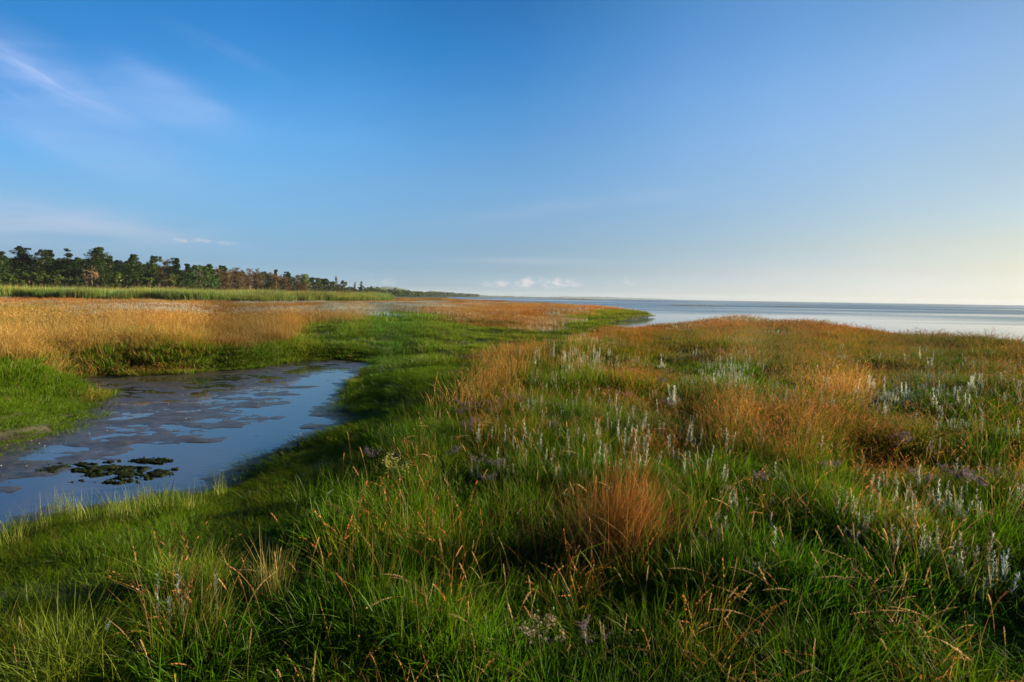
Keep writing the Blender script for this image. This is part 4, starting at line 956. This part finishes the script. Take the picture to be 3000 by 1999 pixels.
# seeding grass stalks: thing > stem, seed_head
def stalk(v):
    r_ = np.random.default_rng(150 + v); T = Geo(); G = Geo(); h = .46
    arch = (.0, .05, .55, .12, .9, .25)[v]; ln = (.1, .25, .3, .2, .35, .15)[v]; col_ = [(.46, .33, .14), (.52, .33, .15), (.54, .37, .18), (.30, .34, .10), (.48, .30, .13), (.44, .20, .08)][v]
    def P(t): return np.array([h * (ln * t ** 1.5 + arch * t ** 3), 0, h * (t - .62 * arch * t ** 4 * .9 - .12 * ln * t * t)])
    tt = np.linspace(0, 1, 11)
    for k in range(10):
        a, b = P(tt[k]), P(tt[k + 1]); w0 = .0015 * (1 - .5 * tt[k]); w1 = .0015 * (1 - .5 * tt[k + 1])
        for wv in ((0, 1, 0), (0, .3, 1)):
            wv = np.array(wv, float); T.add([a - wv * w0, a + wv * w0, b + wv * w1, b - wv * w1], np.array(col_) * (.75 if v != 3 else .9), [[0, 1, 2, 3]])
    n = 46; hl = (.26, .22, .22, .30, .24, .20)[v]
    for k in range(n):
        t = 1 - hl * (k / n); c = P(t); tg = P(min(1.02, t + .05)) - P(t - .02); tg /= np.linalg.norm(tg)
        rad_ = .0046 * math.sin(math.pi * min(1, (k + 3) / (n + 4))) ** .5 * (1.4 if v in (1, 2, 4) else 1)
        s_ = r_.normal(0, 1, 3); s_ -= tg * s_.dot(tg); s_ /= np.linalg.norm(s_)
        e = s_ * rad_ + tg * .011; f = np.cross(s_, tg) * .0022
        G.add([c - f, c + e * .5 + f * 1.2, c + e * 1.25, c + e * .5 - f * 1.2], np.array(col_) * r_.uniform(.75, 1.35), [[0, 1, 2, 3]])
    root = bpy.data.objects.new('grass_stalk', None); COL.objects.link(root)
    obj('stem', T.mesh('stem', M_PLANT), root); obj('seed_head', G.mesh('seed_head', M_PLANT), root); return root
ST = [stalk(v) for v in range(6)]; sfirst = {id(o): True for o in ST}
A1 = [(455,20,0),(580,360,2),(645,375,2),(640,420,2),(900,140,3),(1015,320,1),(940,410,1),(1115,420,2),(1160,505,1),(1450,85,3),(1585,320,3),(1270,605,3),(1410,650,1),(1050,725,2),(885,725,1),(1820,280,3),(1750,65,0),(1815,770,0),(1935,760,0),(1840,840,0),(2095,395,0),(2005,410,3),(2265,360,3),(2340,345,3),(2165,945,5),(2040,920,1),(1300,1055,4),(1075,1045,4),(2120,1090,4),(1180,1090,4),(1345,480,0),(1160,420,0),(1020,370,3),(1465,465,5),(1530,540,3),(1185,225,3),(730,255,1),(130,460,5),(410,290,5),(100,730,5),(305,1040,5),(1710,850,0),(2295,265,0),(1400,1020,4),(1370,1130,4),(700,245,1),(1260,740,4),(1500,880,1)]
A2 = [(1075,940,1),(1610,785,2),(185,765,0),(110,825,0),(125,970,0),(1840,320,0),(1890,290,0),(1925,330,0),(1970,325,2),(1800,340,5),(1725,365,5),(2260,280,0),(2120,330,1),(1690,845,0),(1975,1010,1),(2130,1045,0),(2240,1120,1),(1990,0,1),(2090,265,1),(1730,500,5),(1650,465,1),(1600,560,4),(1700,980,4),(1185,1040,4),(1410,920,5),(2170,1090,0),(1900,255,4)]
A3 = [(175,985,1),(270,1010,1),(190,1120,1),(335,1235,1),(660,1125,4),(550,1020,4),(830,930,2),(890,870,1),(1040,970,4),(620,1100,2),(1360,935,0),(1240,975,0),(1300,1095,2),(1470,1195,4),(1615,1145,2),(1880,1005,4),(1820,1060,1),(1650,1040,4),(1800,465,0),(1700,1400,1),(1250,1330,1),(870,1340,2),(745,1405,1),(940,1520,4),(530,1410,4),(710,1560,4),(655,845,5),(125,1080,0),(240,1480,0),(60,790,0),(130,770,0),(180,800,3),(80,1290,1),(155,1280,1),(40,1330,4),(1110,1020,5),(1730,1050,5),(1890,1290,0),(1000,700,1),(1060,730,2),(1120,850,2),(1150,860,2),(1180,830,2),(1240,690,1),(1440,680,1),(340,500,0),(390,640,1),(640,530,4),(600,540,2),(1270,380,5),(1380,400,5),(1350,470,2),(1450,470,4),(1180,830,1),(1215,760,1)]
sp = [(1000 + a / 2.353, 1500 + b / 2.353, v) for a, b, v in A1] + [(a / 2.353, 1500 + b / 2.353, v) for a, b, v in A2] + [(2000 + a / 1.962, 1200 + b / 1.962, v) for a, b, v in A3]
for (x0, y0, x1, y1, n) in [(1250, 1180, 1600, 1300, 36), (1000, 1270, 1500, 1420, 18), (1600, 1200, 2950, 1400, 60), (2100, 1400, 2950, 1700, 34), (1550, 1330, 2000, 1450, 18)]:
    for _ in range(n): sp.append((rs.uniform(x0, x1), rs.uniform(y0, y1), int(rs.choice([0, 1, 2, 0, 1, 5]))))
sp = sp[:298]
def mk_stalk(p):
    s_ = ST[p[2]]; sc = rs.uniform(.65, .95) * (.75 if p[1] > 1800 else 1)
    x, y, z = tip(p[0], p[1], .42 * sc); rz = rs.normal(2.9, .8) if rs.uniform() < .55 else rs.uniform(0, 6.3)
    if sfirst.pop(id(s_), None):
        s_.location = (x, y, z); s_.scale = (sc,) * 3; s_.rotation_euler = (0, 0, rz); return s_
    return copy_thing(s_, (x, y, z), rz, sc)
place_many('grass stalk', 'seeding grass stalks standing above the meadow', sp, mk_stalk, 'seeding grass stalk')

# big brown clump of dry grass
def lean_blades(G, n, rx, ry, h, w, c0, c1, dx, dy, spread, hv=.25, seg=5, r_=rs, rad_out=.35):
    bx = r_.normal(0, rx, n); by = r_.normal(0, ry, n); hh = h * (1 + hv * r_.normal(0, 1, n)).clip(.35, 1.5)
    ux = dx + bx / rx * spread * rad_out + r_.normal(0, spread, n); uy = dy + r_.normal(0, spread, n)
    f = r_.uniform(0, np.pi, n); wx, wy = np.cos(f) * w / 2, np.sin(f) * w / 2; V = []; C = []
    cc = np.array(c0) + (np.array(c1) - np.array(c0)) * r_.uniform(0, 1, (n, 1)); cc = cc * r_.uniform(.7, 1.3, (n, 1))
    for k in range(seg):
        t = k / seg; L = np.hypot(ux, uy); x = bx + ux * hh * t ** 1.7; y = by + uy * hh * t ** 1.7; z = hh * t * (1 - .3 * np.minimum(L, 1.5) * t); s = 1 - .6 * t
        V += [np.stack([x - wx * s, y - wy * s, z], 1), np.stack([x + wx * s, y + wy * s, z], 1)]; C += [cc, cc]
    V.append(np.stack([bx + ux * hh, by + uy * hh, hh * (1 - .3 * np.minimum(np.hypot(ux, uy), 1.5))], 1)); C.append(cc)
    nv = 2 * seg + 1; b = (np.arange(n) * nv)[:, None]
    G.add(np.stack(V, 1).reshape(-1, 3), np.stack(C, 1).reshape(-1, 3), np.concatenate([b + np.array([2 * k, 2 * k + 1, 2 * k + 3, 2 * k + 2]) for k in range(seg - 1)]), b + np.array([2 * seg - 2, 2 * seg - 1, 2 * seg]))
x, y = at(1790, 1610, .70); z = float(height(np.array([x]), np.array([y]))[0])
G = Geo()
for ox, oy, n_, h_, dx_, sp_ in [(-.22, .02, 120, .46, -.12, .16), (-.08, .08, 170, .58, .02, .15), (.02, -.06, 200, .66, .16, .15), (.12, .06, 190, .62, .28, .17), (.20, .02, 110, .46, .55, .18), (.05, .12, 90, .74, .05, .12)]:
    g0 = Geo(); keepG, G = G, g0
    lean_blades(G, n_, .055, .05, h_, .0025, (.11, .042, .012), (.40, .165, .042), dx_, .03, sp_, hv=.3, rad_out=.1)
    keepG.add(np.concatenate(g0.V) + np.array([ox, oy, 0]), np.concatenate(g0.C), np.concatenate(g0.Q), np.concatenate(g0.T)); G = keepG
lean_blades(G, 420, .26, .15, .42, .0026, (.08, .035, .010), (.30, .13, .04), -.02, .05, .38, hv=.4, rad_out=.0)
lean_blades(G, 260, .24, .18, .46, .0034, (.04, .10, .006), (.10, .20, .01), .0, .0, .35, rad_out=.0)
lean_blades(G, 240, .34, .18, .44, .0024, (.14, .06, .02), (.34, .17, .06), -.12, .0, .34, rad_out=.1, hv=.4)
cl = obj('brown_grass_clump', G.mesh('brown_grass_clump', M_PLANT), loc=(x, y, z - .02), scale=1.0); cl.location.x += .03
tag(cl, 'large clump of dry reddish brown grass glowing in low sun', 'grass clump')
# sunlit spiky tufts on the dark bank
def spiky(px_, py_, h, n, label, c1=(.30, .36, .03), spread=.42, rx=.05, w=.0030):
    x, y, z = tip(px_, py_, h); G = Geo()
    lean_blades(G, n, rx, rx, h * 1.15, w, (.10, .19, .015), c1, .0, 0, spread)
    tag(obj('grass_tuft', G.mesh('grass_tuft', M_PLANT), loc=(x, y, z - .01)), label, 'grass tuft', 'single tufts of sunlit grass')
spiky(185, 1845, .30, 620, 'large yellow-green spiky tuft at the bottom left corner', rx=.09)
spiky(490, 1630, .20, 260, 'smaller left one of the twin sunlit tufts on the dark bank')
spiky(590, 1622, .24, 320, 'taller right one of the twin sunlit tufts on the dark bank')
spiky(380, 1895, .22, 70, 'sparse thin-bladed tuft at the bottom edge near the left corner', spread=.6)
spiky(790, 1630, .30, 150, 'tuft with tan seeding blades where the dark bank meets tall grass', c1=(.45, .33, .10), spread=.22)
spiky(170, 1235, .14, 22, 'tiny tuft standing alone in the mud by the left grass lobe', rx=.03)
spiky(800, 1140, .20, 20, 'tiny sparse tuft standing in the shallow water', rx=.05)
spiky(990, 1160, .28, 90, 'dark tuft hanging over the water at the stream bend', c1=(.07, .12, .02), rx=.12)
for i, (px_, py_) in enumerate(sorted([(175, 1455), (325, 1450), (420, 1425), (515, 1432), (560, 1445), (640, 1408), (390, 1452), (232, 1462), (120, 1490), (30, 1530), (455, 1440), (350, 1460)])):
    spiky(px_, py_, rs.uniform(.16, .26), int(rs.uniform(40, 90)), 'thin sunlit tuft at the near edge of the stream, %s from left' % ordw(i), c1=(.34, .34, .08), spread=.14, rx=.05)
# leafy plants
def leafy(px_, py_, h, n, ll, lw, label, c=(.09, .22, .02), up=.8, name='leafy_plant'):
    x, y, z = tip(px_, py_, h); S_ = Geo(); G = Geo(); r_ = rs
    root = obj(name, None, loc=(x, y, z)); tag(root, label, 'plant')
    S_.add([(-.003, 0, 0), (.003, 0, 0), (.002, 0, h), (-.002, 0, h)], np.array(c) * .8, [[0, 1, 2, 3]])
    for k in range(n):
        t = (k + 1) / n; az = k * 2.4; p = np.array([0, 0, h * t]); L = ll * (1.1 - .5 * t) * r_.uniform(.8, 1.2); u = np.array([math.cos(az), math.sin(az), 0]); s_ = np.array([-u[1], u[0], 0]) * lw / 2
        q = [p + u * L * a + np.array([0, 0, L * (up * a - .55 * up * a * a * 1.3)]) for a in (0, .3, .65, 1)]
        m_ = [.35, 1, .8, .05]
        V = []
        for qq, mm in zip(q, m_): V += [qq - s_ * mm, qq + s_ * mm]
        G.add(V, np.array(c) * r_.uniform(.75, 1.3), [[0, 1, 3, 2], [2, 3, 5, 4], [4, 5, 7, 6]])
    obj('stem', S_.mesh('stem', M_PLANT), root); obj('leaves', G.mesh('leaves', M_PLANT), root)
leafy(1012, 1505, .20, 16, .12, .028, 'broad-leaved green plant in the grass left of the brown clump')
leafy(560, 1800, .16, 22, .06, .010, 'left of two feathery shoots at the edge of the dark bank')
leafy(618, 1782, .17, 24, .06, .010, 'right of two feathery shoots at the edge of the dark bank')
leafy(1180, 1850, .17, 9, .24, .016, 'plant with long arching strap leaves near the bottom edge', c=(.10, .24, .03))
leafy(1010, 1500, .12, 10, .12, .02, 'low leafy plant pressed against the broad-leaved green plant')
leafy(2680, 1105, .5, 20, .10, .02, 'tall leafy stem rising before the wormwood patch on the right')
# yellow-green flowering plant
yl = lavender(7, flower=(.50, .52, .16), leaf=(.22, .30, .06)); x, y, z = tip(1165, 1342, .34)
yl.location = (x, y, z); yl.scale = (1.25,) * 3; yl.name = 'yellow_flower_plant'; tag(yl, 'yellow-green flowering plant standing alone near the stream bend', 'flower')
gl = lavender(8, flower=(.22, .20, .13), leaf=(.16, .22, .06)); x, y, z = tip(1590, 1830, .26)
gl.location = (x, y, z); gl.name = 'faded_flower_plant'; tag(gl, 'faded cream flower head leaning low at the bottom middle', 'flower')

# algae mat and feathers, shell bits
def algae(px_, py_, rx, ry, seed, label):
    c = at(px_, py_, WATER); n = 110; r_ = np.random.default_rng(seed)
    u = np.linspace(-1, 1, n); U_, V_ = np.meshgrid(u, u)
    f = 1 - (U_ ** 2 + V_ ** 2) + 1.7 * fbm(U_ * 2.6 + seed, V_ * 2.0, 6, .72)
    H_ = WATER - .012 + np.clip(f - .25, -.3, .6) * .05 + .008 * fbm(U_ * 14, V_ * 14, 3)
    P = np.stack([c[0] + U_ * rx, c[1] + V_ * ry, H_], -1).reshape(-1, 3)
    i = (np.arange(n - 1)[:, None] * n + np.arange(n - 1)[None]); Qd = np.stack([i, i + 1, i + 1 + n, i + n], -1).reshape(-1, 4)
    ok = (P[:, 2][Qd].max(1) > WATER - .006); Qd = Qd[ok]
    col_ = np.array((.015, .021, .006)) * (1 + .9 * fbm(P[:, 0] * 9, P[:, 1] * 9, 3))[:, None].clip(.3, 2)
    tag(obj('algae_mat', mesh_from('algae_mat', P, Qd, M_BARK, col_, smooth=True)), label, 'algae', 'floating algae in the stream')
algae(262, 1372, .62, .30, 3, 'dark green algae mat, the larger left one in the shallow stream')
algae(375, 1392, .58, .30, 9, 'dark green algae mat, the right one touching the larger mat')
algae(440, 1350, .36, .13, 5, 'small thin algae strip beyond the two larger mats')
def feather(px_, py_, s, rz, label):
    c = tip(px_, py_, .12); G = Geo(); t = np.linspace(0, 1, 9)
    for k in range(8):
        for sg in (-1, 1):
            a, b = t[k], t[k + 1]; wa, wb = .022 * math.sin(math.pi * min(1, a + .12)), .022 * math.sin(math.pi * min(1, b + .12))
            G.add([(a * .13, 0, .02 * a), (b * .13, 0, .02 * b), (b * .13 + .012, sg * wb, .02 * b + .006), (a * .13 + .012, sg * wa, .02 * a + .006)], (.62, .68, .70), [[0, 1, 2, 3]])
    o = obj('feather', G.mesh('feather', M_PLANT), loc=(c[0], c[1], c[2] + .13), rz=rz, scale=s); o.rotation_euler[1] = -.3
    tag(o, label, 'feather')
feather(952, 1455, .6, .6, 'white feather caught in the grass of the upper bank')
feather(312, 1858, .45, 1.9, 'small white feather on the dark bank near the bottom left')
sx, sy = rng.uniform(-9, -1.5, 2600), rng.uniform(5, 16, 2600); sz = height(sx, sy)
m = (sz > WATER + .002) & (sz < WATER + .075) & (sdist(STREAM, sx, sy) < .15) & (fbm(sx / 1.1, sy / 1.1, 2) > -.1); m[1100:] &= rng.uniform(size=1500) < .15
G = Geo()
for a, b, c in zip(sx[m], sy[m], sz[m]):
    s_ = rng.uniform(.005, .012); f = rng.uniform(0, 6.28); u = np.array([math.cos(f), math.sin(f), .3]) * s_; v = np.array([-math.sin(f), math.cos(f), .2]) * s_ * .7
    p = np.array([a, b, c + .004]); G.add([p - u, p - v, p + u, p + v, p + np.array([0, 0, s_ * .6])], np.array((.55, .48, .40)) * rng.uniform(.4, 1.2), None, [[0, 1, 4], [1, 2, 4], [2, 3, 4], [3, 0, 4]])
tag(obj('shell_bits', G.mesh('shell_bits', M_BARK)), 'tiny pale shell bits sprinkled over the wet mud', 'shells', kind='stuff')

# ------------------------------------------------------------------ haze
hz = bpy.data.meshes.new('haze'); a = 7600; zb, zt = -2.5, 62
hz.from_pydata([(-a, -a, zb), (a, -a, zb), (a, a, zb), (-a, a, zb), (-a, -a, zt), (a, -a, zt), (a, a, zt), (-a, a, zt)], [],
    [(0, 3, 2, 1), (4, 5, 6, 7), (0, 1, 5, 4), (1, 2, 6, 5), (2, 3, 7, 6), (3, 0, 4, 7)])
m, t = new_mat('haze_air'); pv = N(t, 'ShaderNodeVolumePrincipled'); pv.inputs['Density'].default_value = .00010
pv.inputs['Color'].default_value = (.72, .84, 1.0, 1); pv.inputs['Anisotropy'].default_value = .1
o = N(t, 'ShaderNodeOutputMaterial'); t.links.new(pv.outputs[0], o.inputs['Volume']); hz.materials.append(m)
tag(obj('haze', hz), kind='stuff')
